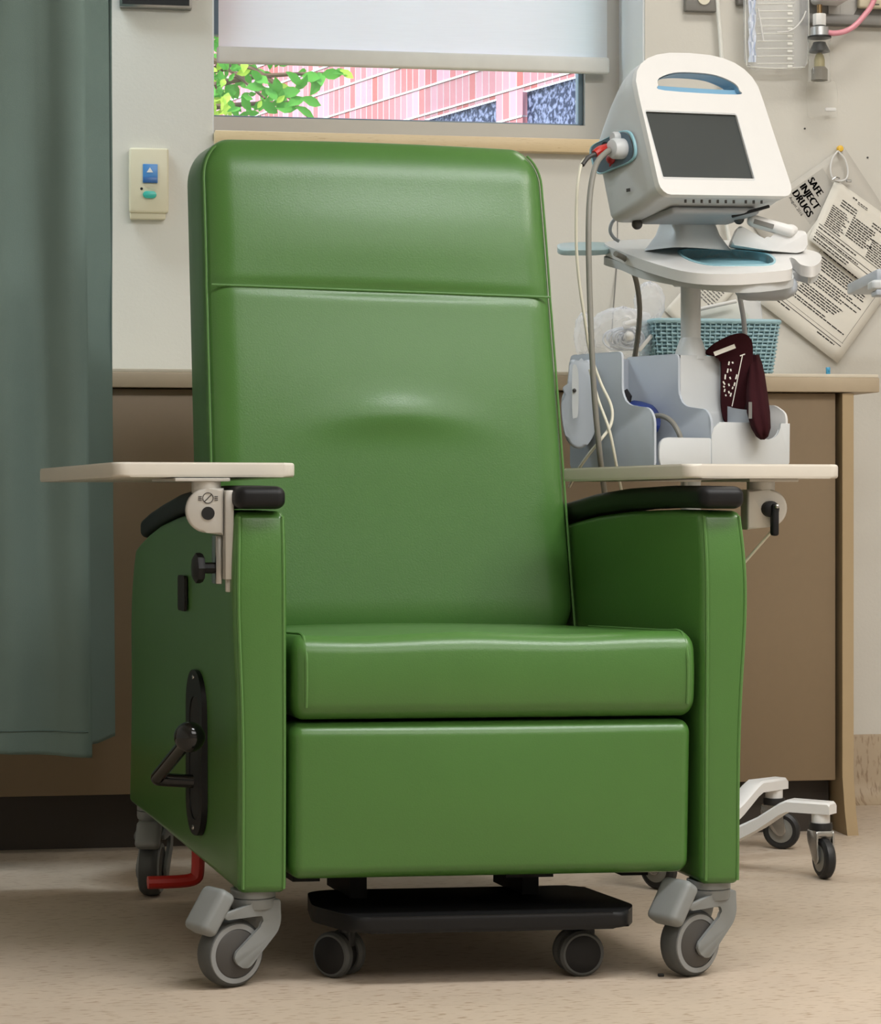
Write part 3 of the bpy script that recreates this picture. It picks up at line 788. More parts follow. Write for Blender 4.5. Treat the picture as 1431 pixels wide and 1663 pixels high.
# ================================================================== MONITOR CART
PSI = math.radians(35)
C0u, C0d = .4615, 4.62
def cp(r, f, z): return W(C0u+r*math.cos(PSI)+f*math.sin(PSI), C0d+r*math.sin(PSI)-f*math.cos(PSI), z)
CR = (cp(1, 0, 0)-cp(0, 0, 0)); CF = (cp(0, 1, 0)-cp(0, 0, 0))
cart = empty('monitor_cart', 'white wheeled cart with pole, storage bins and shelf carrying the monitor', 'cart', tuple(cp(-.05, .07, 0)))
ctr = (-.05, .07)
obj('pole', MB().tube([cp(*ctr, .10), cp(*ctr, 1.12)], .0185, 24).lathe([(.030, .95), (.028, .965), (.021, .985), (.0185, .99)], 24, Matrix.Translation(cp(*ctr, 0)*1)), M_grey, cart)
bc_ = W(.4512, 4.6735, 0)
# base: hub and five legs that rise towards the casters
obj('base_hub', MB().lathe([(0, .05), (.07, .05), (.075, .065), (.07, .09), (.04, .11), (.02, .13), (0, .13)], 28, Matrix.Translation(bc_)), M_grey, cart)
def leg_end(deg): a = math.radians(deg); return W(.4512+.293*math.cos(a), 4.6735+.293*math.sin(a), 0)
ends = [(leg_end(-33), True, 95), (leg_end(44.3), True, 150), (leg_end(-104.7), True, 130), (leg_end(116), False, 40), (leg_end(188), False, 75)]
for (e, vis, wa) in ends:
    c0 = bc_.copy(); dr = (e-c0); ln = dr.length; dr.normalize(); sd = Vector((-dr.y, dr.x, 0))
    pr = [(.02, .062, .030), (ln*.42, .066, .027), (ln-.12, .092, .024), (ln-.075, .122, .022), (ln-.06, .129, .022), (ln+.020, .129, .022), (ln+.024, .127, .018)]
    rows = []
    for (s_, z, h) in pr:
        hw = .021
        c = c0+dr*s_
        k = 1 if s_ < ln+.01 else .8
        rows.append([c+sd*hw*k+Vector((0, 0, z-h/2)), c+sd*hw*k+Vector((0, 0, z+h/2-.004)), c+sd*(hw-.005)*k+Vector((0, 0, z+h/2)), c-sd*(hw-.005)*k+Vector((0, 0, z+h/2)), c-sd*hw*k+Vector((0, 0, z+h/2-.004)), c-sd*hw*k+Vector((0, 0, z-h/2))])
    m = MB().sheet(rows, closed=True)
    for r_ in (rows[0], rows[-1]): m.add(r_, [(0, 1, 2, 3, 4, 5)])
    leg = obj('leg', m, M_white, cart)
    T = Matrix.Translation(e) @ rot('Z', wa)
    cs_ = obj('caster', MB().lathe([(0, .100), (.017, .100), (.017, .118), (0, .118)], 20, T), M_white, leg)
    obj('stem_ring', MB().lathe([(0, .088), (.021, .088), (.022, .093), (.021, .101), (0, .101)], 24, T), M_rubber, leg)
    fk = MB()
    pf = round_poly([(.022, .088), (.024, .070), (-.006, .030), (-.020, .026), (-.028, .036), (-.022, .060), (-.022, .088)], .006, 3)
    for y0 in (-.0175, .014): fk.plate([pf], (T @ Vector((0, y0+.0035, 0)), T.to_3x3() @ Vector((1, 0, 0)), Vector((0, 0, 1))), .0035, .001)
    fk.rgrid((-.024, -.0175, .078), (.024, .0175, .0885), (.008, .008, .003), (2, 2, 1), 2); 
    # the fork crown was made at the origin: move only its points
    fkb = MB(); fkb.box((-.022, -.0172, .076), (.024, .0172, .0885), .004, 2, T)
    fk.bm.free(); fk = fkb
    for y0 in (-.0175, .014): fk.plate([pf], (T @ Vector((0, y0+.0035, 0)), T.to_3x3() @ Vector((1, 0, 0)), Vector((0, 0, 1))), .0035, .001)
    obj('fork', fk, M_steel, leg)
    B = T @ Matrix.Translation((-.015, 0, .0375)) @ rot('X', 90)
    obj('wheel', MB().lathe([(0, -.010), (.026, -.010), (.031, -.0105), (.0365, -.006), (.0375, 0), (.0365, .006), (.031, .0105), (.026, .010), (0, .010)], 36, B), M_rubber, leg)
    obj('wheel_disc', MB().lathe([(0, -.0125), (.010, -.0125), (.012, -.0112), (.024, -.0108), (.024, .0108), (.012, .0112), (.010, .0125), (0, .0125)], 30, B), mat('wheel_disc_grey', (128, 128, 124), .35, metal=.4), leg)
tag_ = MB().box((-.02, -.006, -.003), (.02, .006, .003), .002, 2, Matrix.Translation(leg_end(-104.7)+Vector((.03, .01, .098))))
obj('brake_tab', tag_, M_red, cart, label='red brake tab')
# storage bins
def prof_side(fb, z0, z1, ft=.10, fm=.168, fe=.190):
    P = [(fb, z0), (fe, z0), (fe, .835), (fm+.010, .855), (fm-.022, .858), (ft+.020, .862), (ft+.003, .876), (ft, .895), (ft, z1), (fb, z1)]
    return round_poly(P, .010, 4)
ZB0, ZB1 = .748, .958
def side_plate(r, t=.005, **k): return MB().plate([prof_side(-.05, ZB0, ZB1, **k)], (cp(r, 0, 0), CF, UP), t, .0012)
bins = obj('bin_side', side_plate(-.233), M_bluegrey, cart, label='outer left bin wall')
obj('bin_divider', side_plate(-.101), M_bluegrey, cart)
obj('bin_divider', side_plate(.001), M_bluegrey, cart)
Lr = round_poly([(-.05, ZB0), (.190, ZB0), (.190, .850), (.16, .866), (.10, .868), (-.05, .868)], .01, 4)
obj('bin_side', MB().plate([Lr], (cp(.080, 0, 0), CF, UP), .005, .0012), M_white, cart, label='outer right bin wall')
bk = MB().plate([[(-.233, ZB0), (.001, ZB0), (.001, ZB1-.004), (-.233, ZB1-.004)]], (cp(0, -.046, 0), CR, UP), .004).plate([[(.0, ZB0), (.091, ZB0), (.091, .862), (.0, .862)]], (cp(0, -.046, 0), CR, UP), .004)
obj('bin_back', bk, M_bluegrey, cart)
obj('bin_floor', MB().plate([[(-.233, -.05), (.091, -.05), (.091, .188), (-.233, .188)]], (cp(0, 0, ZB0), CR, CF), -.005), M_grey, cart)
# centre column cover, following the dividers' step
cc = MB(); rows = []
for (f, z) in spline([Vector((p[0], p[1], 0)) for p in ((.098, ZB1-.002), (.098, .92), (.099, .885), (.106, .866), (.125, .856), (.15, .85), (.172, .842), (.184, .825), (.186, .80), (.186, ZB0))], 4) and [(q.x, q.y) for q in spline([Vector((p[0], p[1], 0)) for p in ((.098, ZB1-.002), (.098, .92), (.099, .885), (.101, .866), (.103, .856), (.105, .85), (.106, .842), (.107, .825), (.108, .80), (.108, ZB0))], 4)]:
    rows.append([cp(-.099, f, z), cp(.001, f, z)])
cc.sheet(rows); cc.add([cp(-.099, .098, ZB1-.002), cp(.001, .098, ZB1-.002), cp(.001, -.046, ZB1-.002), cp(-.099, -.046, ZB1-.002)], [(0, 1, 2, 3)])
obj('column_cover', cc, M_grey, cart)
fw = [(-.105, ZB0), (.074, ZB0), (.083, .76), (.084, .832)]
U = [(.062, .832)]+[(.031+.029*math.cos(PI*i/14), .826-.025*math.sin(PI*i/14)) for i in range(15)]+[(.0, .832)]
front = fw+U+[(-.085, .832), (-.100, .822), (-.106, .808)]
obj('bin_front', MB().plate([front], (cp(0, .192, 0), CR, UP), -.005, .0012), M_grey, cart, label='low front bin wall with a rounded notch')
lf_ = round_poly([(-.226, ZB0), (-.104, ZB0), (-.104, .803), (-.226, .803)], [.02, .005, .006, .022], 5)
obj('bin_front', MB().plate([lf_], (cp(0, .190, 0), CR, UP), -.005, .0012), M_grey, cart, label='left low front bin wall')
# probe holder on the left wall
PD = 4.44
hp_ = [(925, 604), (928, 584), (945, 586), (960, 584), (967, 604), (970, 640), (968, 695), (955, 722), (938, 728), (922, 714), (914, 680), (914, 645), (922, 628)]
h0 = at(*hp_[0], PD)
def h2(p): q = at(*p, PD)-h0; return (q.dot(RGT), q.dot(UP))
hol = obj('probe_holder', MB().plate([smooth2([h2(p) for p in hp_], 4)], (h0+FWD*.012, RGT, UP), -.030, .008, 4), M_bluegrey, cart)
obj('probe_slot', MB().plate([smooth2([h2(p) for p in [(929, 600), (936, 596), (939, 620), (938, 672), (933, 679), (929, 672)]], 4)], (h0-FWD*.0175, RGT, UP), -.0012), M_grey, hol)
obj('probe_button', MB().ball(at(933, 634, PD-.02), .0035), M_hub, hol)
# sloping work shelf
SP0 = at(1150, 415, 4.56); SN = (UP*math.cos(math.radians(15))-FWD*math.sin(math.radians(15))).normalized()
sx = RGT; sy_ = SN.cross(sx)
def shelf2(px, py): q = onplane(px, py, SP0, SN)-SP0; return (q.dot(sx), q.dot(sy_))
sh = [shelf2(*p) for p in [(982, 394), (1030, 389), (1090, 388), (1180, 390), (1250, 394), (1305, 404), (1330, 411), (1334, 422), (1322, 432), (1302, 430), (1290, 420), (1282, 419), (1286, 430), (1284, 437), (1255, 441), (1190, 445), (1120, 442), (1060, 427), (1010, 409)]]
sh = smooth2(sh, 5)
hole = smooth2([shelf2(*p) for p in [(1104, 408), (1140, 406), (1200, 407), (1240, 412), (1256, 422), (1248, 429), (1200, 430), (1150, 429), (1118, 420)]], 4)
obj('work_shelf', MB().plate([sh, hole], (SP0-SN*.020, sx, sy_), .020), M_white, cart, sharp=50)
lip = [(a*1.0, b) for a, b in smooth2([shelf2(*p) for p in [(985, 397), (1090, 391), (1250, 397), (1326, 414), (1318, 429), (1290, 424), (1282, 436), (1190, 443), (1060, 425), (1010, 408)]], 5)]
obj('shelf_underlip', MB().plate([lip], (SP0-SN*.036, sx, sy_), .015), M_grey, cart, sharp=50)
hb = smooth2([shelf2(*p) for p in [(1101, 407), (1140, 404), (1200, 405), (1244, 411), (1260, 422), (1250, 431), (1200, 432), (1150, 431), (1114, 421)]], 4)
obj('handle_trim', MB().plate([hb, hole], (SP0-SN*.018, sx, sy_), .0192), M_teal, cart, sharp=50)
obj('handle_well', MB().plate([hole], (SP0-SN*.019, sx, sy_), .004), M_teal, cart)
obj('teal_handle', MB().plate([smooth2([shelf2(*p) for p in [(908, 392), (940, 390), (982, 390), (995, 396), (982, 402), (940, 403), (910, 402)]], 4)], (SP0-SN*.014, sx, sy_), .010, .002), M_dteal, cart, label='teal grip at the left tip of the shelf')
ud = MB().rgrid((-.055, -.06, -.045), (.055, .04, 0), (.03, .03, .02), (2, 2, 2), 5)
ud.bm.transform(Matrix.Translation(at(1243, 448, 4.52)) @ rot('Z', -9.5))
obj('shelf_pocket', ud, M_bluegrey, cart)
obj('shelf_collar', MB().box((-.032, -.03, -.022), (.022, .03, .0), .006, 3, Matrix.Translation(cp(*ctr, 1.108)) @ rot('Z', -9.5)), M_grey, cart)
# flared neck under the monitor
nk = MB(); ctn = at(1117, 398, 4.62)
rows = []
for (hwid, hd, z) in ((.088, .062, -.012), (.078, .055, .0), (.064, .045, .018), (.056, .038, .04), (.055, .036, .065), (.060, .04, .085)):
    rows.append([ctn+CR*(hwid*math.copysign(abs(math.cos(a))**.5, math.cos(a)))*.86+CF*(hd*math.copysign(abs(math.sin(a))**.5, math.sin(a)))+Vector((0, 0, z)) for a in [2*PI*i/40 for i in range(40)]])
nk.sheet(rows, closed=True); nk.add(rows[-1], [tuple(range(40))])
obj('monitor_neck', nk, M_grey, cart)

# ================================================================== VITAL SIGNS MONITOR
mon_c = at(1160, 240, 4.47)
PS, TAU, ROL = 33, 19, 3.4
# local axes: x to the right of the face, y up the face, z out of the face
def mvec(v):
    v = Matrix.Rotation(math.radians(ROL), 3, 'Z') @ Vector(v)      # roll in the face plane
    x, y, z = v
    t = math.radians(TAU); y, z = y*math.cos(t)+z*math.sin(t), -y*math.sin(t)+z*math.cos(t)   # lean back
    p = math.radians(PS)
    u = x*math.cos(p)+z*math.sin(p); d = x*math.sin(p)-z*math.cos(p)
    return RGT*u+FWD*d+UP*y
MX, MY, MZ = mvec((1, 0, 0)), mvec((0, 1, 0)), mvec((0, 0, 1))
MZ.z = .12
def mp_(x, y, z=0): return mon_c+MX*x+MY*y+MZ*z
mon = empty('vital_signs_monitor', 'white vital signs monitor with dark screen and carry handle on the cart', 'monitor', tuple(mp_(0, -.15, -.07)))
def arch(w0, w1, yb_, ys, yt, rb=.022, seg=14):
    P = []
    for i in range(5): a = math.radians(270+90*i/4); P.append((w0-rb+rb*math.cos(a), yb_+rb+rb*math.sin(a)))
    P.append((w1+(w0-w1)*.3, ys-.06))
    for i in range(seg+1):
        a = math.radians(180*i/seg); c, s = math.cos(a), math.sin(a)
        P.append((w1*math.copysign(abs(c)**.75, c), ys+(yt-ys)*abs(s)**.75))
    P.append((-w1-(w0-w1)*.3, ys-.06))
    for i in range(5): a = math.radians(180+90*i/4); P.append((-w0+rb+rb*math.cos(a), yb_+rb+rb*math.sin(a)))
    return P
FW = arch(.157, .148, -.098, .095, .187)
hole = [(-.096, .119), (-.084, .108), (.084, .106), (.096, .116), (.088, .130), (.05, .144), (0, .1475), (-.05, .145), (-.088, .133)]
hole = smooth2(hole, 4)
scr = rrect(-.143, -.064, .072, .067, .003, 2)
obj('face_bezel', MB().plate([FW, hole, scr], (mp_(0, 0, -.008), MX, MY), .012), M_white, mon, sharp=45)
bod = MB()
def scale_loop(P, kx, y0, ky, dz, dy=0, dip=False):
    out = []
    for x, y in P:
        x2, y2 = x*kx, y0+(y-y0)*ky+dy
        if dip: y2 = min(y2, .100-.12*(-dz-.03)+max(0, abs(x2)-.099)*9)
        out.append(mp_(x2, y2, dz))
    return out
B2 = arch(.1565, .1475, -.0975, .095, .1865)
bod.sheet([scale_loop(B2, 1, -.0975, ky, dz, dy) for ky, dz, dy in ((1, -.006, 0), (.997, -.018, -.001), (.995, -.030, -.002))], closed=True)
bod.plate([[(x, -.0975+(y+.0975)*.995-.002) for x, y in B2], hole], (mp_(0, 0, -.031), MX, MY), .001)
sections = [(1.0, .995, -.0302, -.002), (.995, .975, -.060, -.008), (.985, .88, -.100, -.012), (.97, .76, -.140, -.014), (.95, .68, -.165, -.014), (.88, .62, -.178, -.010)]
rows = [scale_loop(B2, kx, -.0975, ky, dz, dy, True) for kx, ky, dz, dy in sections]
bod.sheet(rows, closed=True); bod.add(rows[-1], [tuple(range(len(B2)))])
obj('rear_housing', bod, M_grey, mon, sharp=50)
# handle tunnel wall, seen through the opening
ht = MB(); ht.sheet([[mp_(x, y, .003) for x, y in hole], [mp_(x, y, -.030) for x, y in hole]], closed=True)
ih = smooth2([(-.090, .124), (-.082, .119), (.082, .117), (.090, .122), (.082, .132), (.05, .1435), (0, .147), (-.05, .1445), (-.082, .135)], 4)
ht.plate([hole, ih], (mp_(0, 0, -.026), MX, MY), .018)
obj('handle_grip', ht, mat('handle_blue', (120, 166, 196), .35), mon, sharp=60)
obj('screen', MB().plate([scr], (mp_(0, 0, -.006), MX, MY), .006), M_screen, mon)
obj('screen_gasket', MB().plate([rrect(-.1445, -.0655, .0735, .0685, .004, 2), rrect(-.1425, -.0635, .0715, .0665, .003, 2)], (mp_(0, 0, .003), MX, MY), .002), M_grey, mon)
obj('brand_badge', MB().plate([rrect(-.146, .080, -.133, .092, .001)], (mp_(0, 0, .0040), MX, MY), .0008), mat('badge_blue', (60, 110, 170), .4), mon)
obj('lettering', MB().text('Hillrom', .0075, (mp_(-.130, .0838, .0046), MX, MY)).text('Welch Allyn', .0062, (mp_(-.128, -.0775, .0046), MX, MY)).text('Connex Vital Signs Monitor', .0056, (mp_(-.128, -.0865, .0046), MX, MY)), mat('grey_print', (110, 112, 116), .6), mon)
obj('badge_letter', MB().text('W', .008, (mp_(-.1435, .0832, .0052), MX, MY)), M_white, mon)
# underside: dark strip, vents, feet
obj('seam', MB().tube([mp_(.098, -.095, .0042), mp_(.098, .02, .0042), mp_(.094, .085, .0042)], .0005, 5, 6), M_grey, mon)
for k in range(10): obj('speaker_slot', MB().box((-.001, -.001, -.003), (.003, .001, .003), 0, 1, Matrix.Translation(mp_(-.085+.019*k+(.01 if k > 6 else 0), -.1015, -.022))), M_hub, mon)
uf = MB(); uf.rgrid((-.10, -.010, -.15), (.11, .004, -.045), (.008, .006, .01), (2, 2, 2), 2)
for v in uf.bm.verts: v.co = mp_(v.co.x, -.1100+v.co.y, v.co.z)
obj('mount_bracket', uf, mat('mount_grey', (150, 152, 154), .5), mon)
for (x, z) in ((-.105, -.15), (.10, -.10)): obj('foot', MB().ball(mp_(x, -.118, z), .010), M_hub, mon)
obj('bracket_rod', MB().tube([mp_(.05, -.122, -.06), mp_(.12, -.108, -.03)], .003, 8), M_black, mon)
# connector bay on the left flank: a teal pocket set into the housing
def flank(a, y, out=0): return mp_(-.1565-out+.02*max(0, a-.06), y, -a)
def fl_loop(k, out, da=0):
    c = (.10, .018); L = [(.040, .040), (.034, .018), (.042, -.004), (.066, -.012), (.11, -.012), (.160, -.010), (.168, .018), (.160, .042), (.11, .046), (.066, .048)]
    return [flank(c[0]+(a-c[0])*k+da, c[1]+(b-c[1])*k-.004, out) for a, b in smooth2(L, 4)]
bm_ = MB(); bm_.sheet([fl_loop(1.06, -.002), fl_loop(1.04, .0016), fl_loop(1.0, .0020), fl_loop(.97, .001)], closed=True)
obj('connector_bay', bm_, M_teal, mon)
m_ = MB(); LL = fl_loop(.98, .0012, .004); m_.add(LL, [tuple(range(len(LL)))])
obj('bay_recess', m_, mat('deep_blue_grey', (84, 104, 118), .5), mon)
pt = MB(); qz = (-MX).to_track_quat('Z', 'Y').to_matrix().to_4x4()
pt.lathe([(.0, 0), (.019, 0), (.019, .020), (.016, .026), (.008, .028), (0, .028)], 20, Matrix.Translation(flank(.070, .012, .0)) @ qz)
pt.lathe([(.0, 0), (.010, 0), (.010, .010), (.008, .014), (0, .014)], 16, Matrix.Translation(flank(.074, .036, .0)) @ qz)
obj('port_collar', pt, M_grey, mon)
obj('port_socket', MB().lathe([(0, 0), (.011, 0), (.011, .004), (0, .004)], 16, Matrix.Translation(flank(.118, .026, .0)) @ qz), M_hole, mon)
obj('side_marking', MB().box((-.005, -.0006, -.003), (.005, .0006, .003), 0, 1, Matrix.Translation(flank(.085, -.066, .0012)) @ qz @ rot('X', 90)), M_hub, mon)

# ---- thermometer on the shelf
th = empty('ear_thermometer', 'white handheld thermometer lying in its white dock at the right of the shelf', 'thermometer', tuple(at(1250, 420, 4.58)))
dk = MB()
dd = [(1186, 398), (1200, 366), (1246, 391), (1258, 378), (1272, 374), (1309, 376), (1311, 405), (1295, 412), (1250, 408)]
q0 = at(1186, 398, 4.58)
dl = [((at(px, py, 4.58)-q0).dot(RGT), (at(px, py, 4.58)-q0).dot(UP)) for px, py in dd]
dk.plate([round_poly(dl, .007, 4)], (q0-FWD*.01, RGT, UP), -.055, .008, 3)
obj('dock', dk, M_white, th)
tb = MB().rgrid((-.045, -.017, -.011), (.047, .017, .011), (.012, .012, .010), (3, 2, 2), 4)
tb.bm.transform(Matrix.Translation(at(1252, 367, 4.575)) @ rot('Z', -9.5) @ rot('Y', 16))
obj('thermometer_body', tb, M_white, th)
tp_ = MB().ball(at(1283, 374, 4.575), .014, sc=(1.1, 1, .8)); obj('thermometer_head', tp_, M_white, th)
lbm = MB().box((-.028, -.0185, -.004), (.010, -.016, .005), .0005, 1, Matrix.Translation(at(1246, 368, 4.575)) @ rot('Z', -9.5) @ rot('Y', 16))
obj('grey_label', lbm, M_lightink, th)

# ---- cables
def cable(name, label, pts, r, m, cat='cable', k=8, ends=None):
    P = [at(*p) for p in pts]
    o = tag(obj(name, MB().tube(P, r, 10, k), m, origin=P[-1]), label, cat)
    return o
ca = empty('blood_pressure_hose', 'thick grey hose from the monitor flank down past the bins', 'hose', tuple(at(962, 745, 4.33)))
obj('hose', MB().tube([at(*p) for p in [(1010, 238, 4.52), (1000, 240, 4.46), (984, 248, 4.41), (968, 268, 4.38), (959, 310, 4.36), (956, 370, 4.34), (957, 450, 4.33), (961, 560, 4.32), (966, 650, 4.33), (975, 745, 4.36), (982, 800, 4.45)]], .0052, 12, 8), M_cable, ca)
obj('hose_plug', MB().tube([at(1024, 238, 4.53), at(1012, 240, 4.51), at(1000, 243, 4.46)], lambda t: .014-.006*t, 14, 2), M_cord, ca)
cb2 = empty('sensor_cable', 'thin dark grey cable with red plug at the monitor flank', 'cable', tuple(at(947, 480, 4.4)))
obj('cable', MB().tube([at(*p) for p in [(966, 250, 4.42), (951, 258, 4.41), (942, 275, 4.40), (937, 320, 4.39), (936, 390, 4.39), (940, 450, 4.39), (950, 520, 4.39), (958, 570, 4.40), (975, 620, 4.40), (993, 660, 4.38), (992, 690, 4.37), (975, 715, 4.36), (955, 740, 4.38), (938, 765, 4.42), (925, 790, 4.50)]], .0028, 10, 8), M_cord, cb2)
obj('cable_sleeve', MB().tube([at(968, 250, 4.42), at(955, 256, 4.412), at(946, 268, 4.402)], .0042, 10, 5), M_hub, cb2)
obj('red_plug', MB().tube([at(966, 250, 4.42), at(976, 244, 4.43), at(992, 241, 4.47)], lambda t: .007+.004*t, 10, 4), M_red, cb2, label='red plug')
tag(obj('red_connector', MB().ball(at(994, 258, 4.47), .011, sc=(1, 1, .9)).tube([at(994, 258, 4.47), at(994, 272, 4.48)], .0055, 10), mat('red_plastic', (170, 36, 40), .4), origin=at(994, 262, 4.47)), 'red round connector below the grey plug on the monitor flank', 'connector')
cable('pulse_cable', 'ivory cord crossing in front of the left bin wall', [(958, 600, 4.39), (972, 650, 4.375), (990, 700, 4.36), (1002, 760, 4.38), (1010, 800, 4.45)], .0027, M_cord, 'cord')
cable('shelf_hose', 'grey hose curving from under the shelf down behind the bins', [(1000, 412, 4.56), (1020, 425, 4.60), (1033, 455, 4.66), (1039, 500, 4.72), (1036, 545, 4.76), (1031, 580, 4.78), (1028, 610, 4.8)], .0052, M_cable, 'hose')
cable('cuff_hose', 'grey hose arching out of the left bin over its front wall', [(1040, 700, 4.52), (1050, 685, 4.49), (1068, 675, 4.45), (1088, 682, 4.42), (1102, 702, 4.40), (1110, 730, 4.40), (1113, 762, 4.40), (1112, 800, 4.42)], .0048, M_cable, 'hose')
cable('grey_strap_cable', 'light grey loop of cable hanging behind the monitor neck', [(1003, 352, 4.62), (994, 362, 4.63), (991, 375, 4.63), (997, 386, 4.63), (1006, 392, 4.63)], .0034, M_bluegrey, 'cable')
cable('wall_string', 'thin cord hanging straight down the wall behind the monitor cart', [(1003, 330, 5.5), (1002, 420, 5.5), (996, 505, 5.48), (992, 570, 5.44)], .0014, M_lightink, 'cord')
cable('shelf_tube', 'pale clear tube hanging from under the shelf in front of the basket', [(1198, 462, 4.54), (1203, 490, 4.58), (1208, 520, 4.62), (1211, 560, 4.66)], .0048, M_bluegrey, 'tube')

# ---- cuffs in the bins
def cloth(name, label, outline, d, thick, m, cat='blood pressure cuff', wave=0, group=None):
    p0 = at(*outline[0], d); L = [((at(px, py, d)-p0).dot(RGT), (at(px, py, d)-p0).dot(UP)) for px, py in outline]
    mb = MB().plate([smooth2(L, 5)], (p0, RGT, UP), -thick, thick*.35, 3)
    r = empty(name, label, cat, tuple(at(*outline[0], d)))
    obj('cuff_body', mb, m, r, sharp=60)
    return r, p0
cf1, p0 = cloth('maroon_cuff', 'maroon cloth cuff with white print standing in the right bin', [(1146, 574), (1160, 558), (1185, 545), (1205, 541), (1219, 549), (1223, 566), (1221, 600), (1215, 640), (1207, 672), (1200, 694), (1180, 690), (1172, 660), (1172, 600), (1168, 580)], 4.52, .022, M_maroon)
prn = MB()
def bar(pa, pb, wd, d):
    a, b = at(*pa, d), at(*pb, d); t = (b-a).normalized(); s = t.cross(FWD).normalized()*wd/2
    prn.add([a+s, b+s, b-s, a-s], [(0, 1, 2, 3)])
dd_ = 4.496
bar((1160, 575), (1194, 562), .008, dd_); bar((1206, 577), (1189, 660), .0016, dd_); bar((1202, 578), (1210, 575), .002, dd_)
for (x, y, l, a) in [(1184, 590, 6, 100), (1190, 589, 3, 60), (1182, 602, 7, 100), (1187, 601, 4, 80), (1178, 612, 8, 95), (1186, 614, 4, 70), (1176, 622, 6, 60), (1184, 625, 4, 70), (1177, 634, 5, 100), (1184, 637, 4, 70), (1196, 612, 8, 105), (1193, 624, 6, 105), (1187, 641, 6, 105), (1179, 642, 3, 70), (1176, 628, 3, 45), (1190, 630, 4, 105)]:
    t = math.radians(a); bar((x-l/2*math.cos(t), y-l/2*math.sin(t)), (x+l/2*math.cos(t), y+l/2*math.sin(t)), .0026, dd_)
obj('white_print', prn, M_paper, cf1)
cf2 = empty('dark_maroon_cuff', 'dark folded maroon cuff drooping through the notch of the right bin', 'blood pressure cuff', tuple(at(1235, 710, 4.46)))
rows = []
for j, (py, x0, x1, dz) in enumerate([(576, 1218, 1233, 4.56), (590, 1216, 1238, 4.54), (606, 1214, 1242, 4.52), (640, 1212, 1247, 4.47), (670, 1213, 1251, 4.44), (695, 1220, 1252, 4.43), (709, 1228, 1248, 4.435), (714, 1235, 1242, 4.44)]):
    ring = []
    for i in range(28):
        a = 2*PI*i/28; xx = (x0+x1)/2+(x1-x0)/2*math.cos(a)
        ring.append(at(xx, py, dz-.022*math.sin(a)*(1+.22*math.cos(a*5+.4*j))*(1 if j < 7 else .5)))
    rows.append(ring)
mb = MB().sheet(rows, closed=True); mb.add(rows[0], [tuple(range(28))]); mb.add(rows[-1], [tuple(range(28))])
obj('cuff_body', mb, M_maroon, cf2, sharp=70)
obj('cuff_lining', MB().plate([[((at(*p, 4.57)-at(1200, 690, 4.57)).dot(RGT), (at(*p, 4.57)-at(1200, 690, 4.57)).dot(UP)) for p in [(1200, 700), (1214, 600), (1222, 577), (1232, 577), (1237, 600), (1236, 640), (1222, 700)]]], (at(1200, 690, 4.57), RGT, UP), -.012, .003), M_dmaroon, cf2, label='dark lining')
tag(obj('cuff_tag', MB().plate([rrect(0, 0, .006, .03, .001)], (at(1216, 680, 4.415), RGT, UP), -.001), M_lightink, cf2), 'grey tag', 'x') and None
t_ = [o for o in cf2.children if o.name.startswith('cuff_tag')][0]; del t_['category']
cl = empty('navy_cuff', 'dark blue rolled cuff lying in the left bin', 'blood pressure cuff', tuple(at(1045, 690, 4.52)))
rows = []
for (t, cx, cy, rx, ry) in ((0, 1030, 668, 12, 18), (.2, 1036, 664, 20, 14), (.6, 1050, 668, 20, 16), (1, 1060, 678, 13, 22)):
    rows.append([at(cx+rx*math.cos(a), cy+ry*math.sin(a)+6*t, 4.55-.02*math.sin(a*2)-.05*t) for a in [2*PI*i/20 for i in range(20)]])
mb = MB().sheet(rows, closed=True); mb.add(rows[0], [tuple(range(20))]); mb.add(rows[-1], [tuple(range(20))])
obj('cuff_body', mb, M_navy, cl, sharp=60)
bc = empty('black_cuff', 'black cloth end poking up out of the left bin', 'cuff', tuple(at(1015, 650, 4.5)))
L = [(1004, 640), (1019, 631), (1027, 643), (1022, 664), (1036, 690), (1044, 745), (1020, 745), (1006, 690), (1005, 655)]
p0 = at(*L[0], 4.53)
obj('cuff_body', MB().plate([[((at(*p, 4.53)-p0).dot(RGT), (at(*p, 4.53)-p0).dot(UP)) for p in L]], (p0, RGT, UP), -.02, .004, 2), mat('black_cloth', (20, 20, 24), .85), bc)

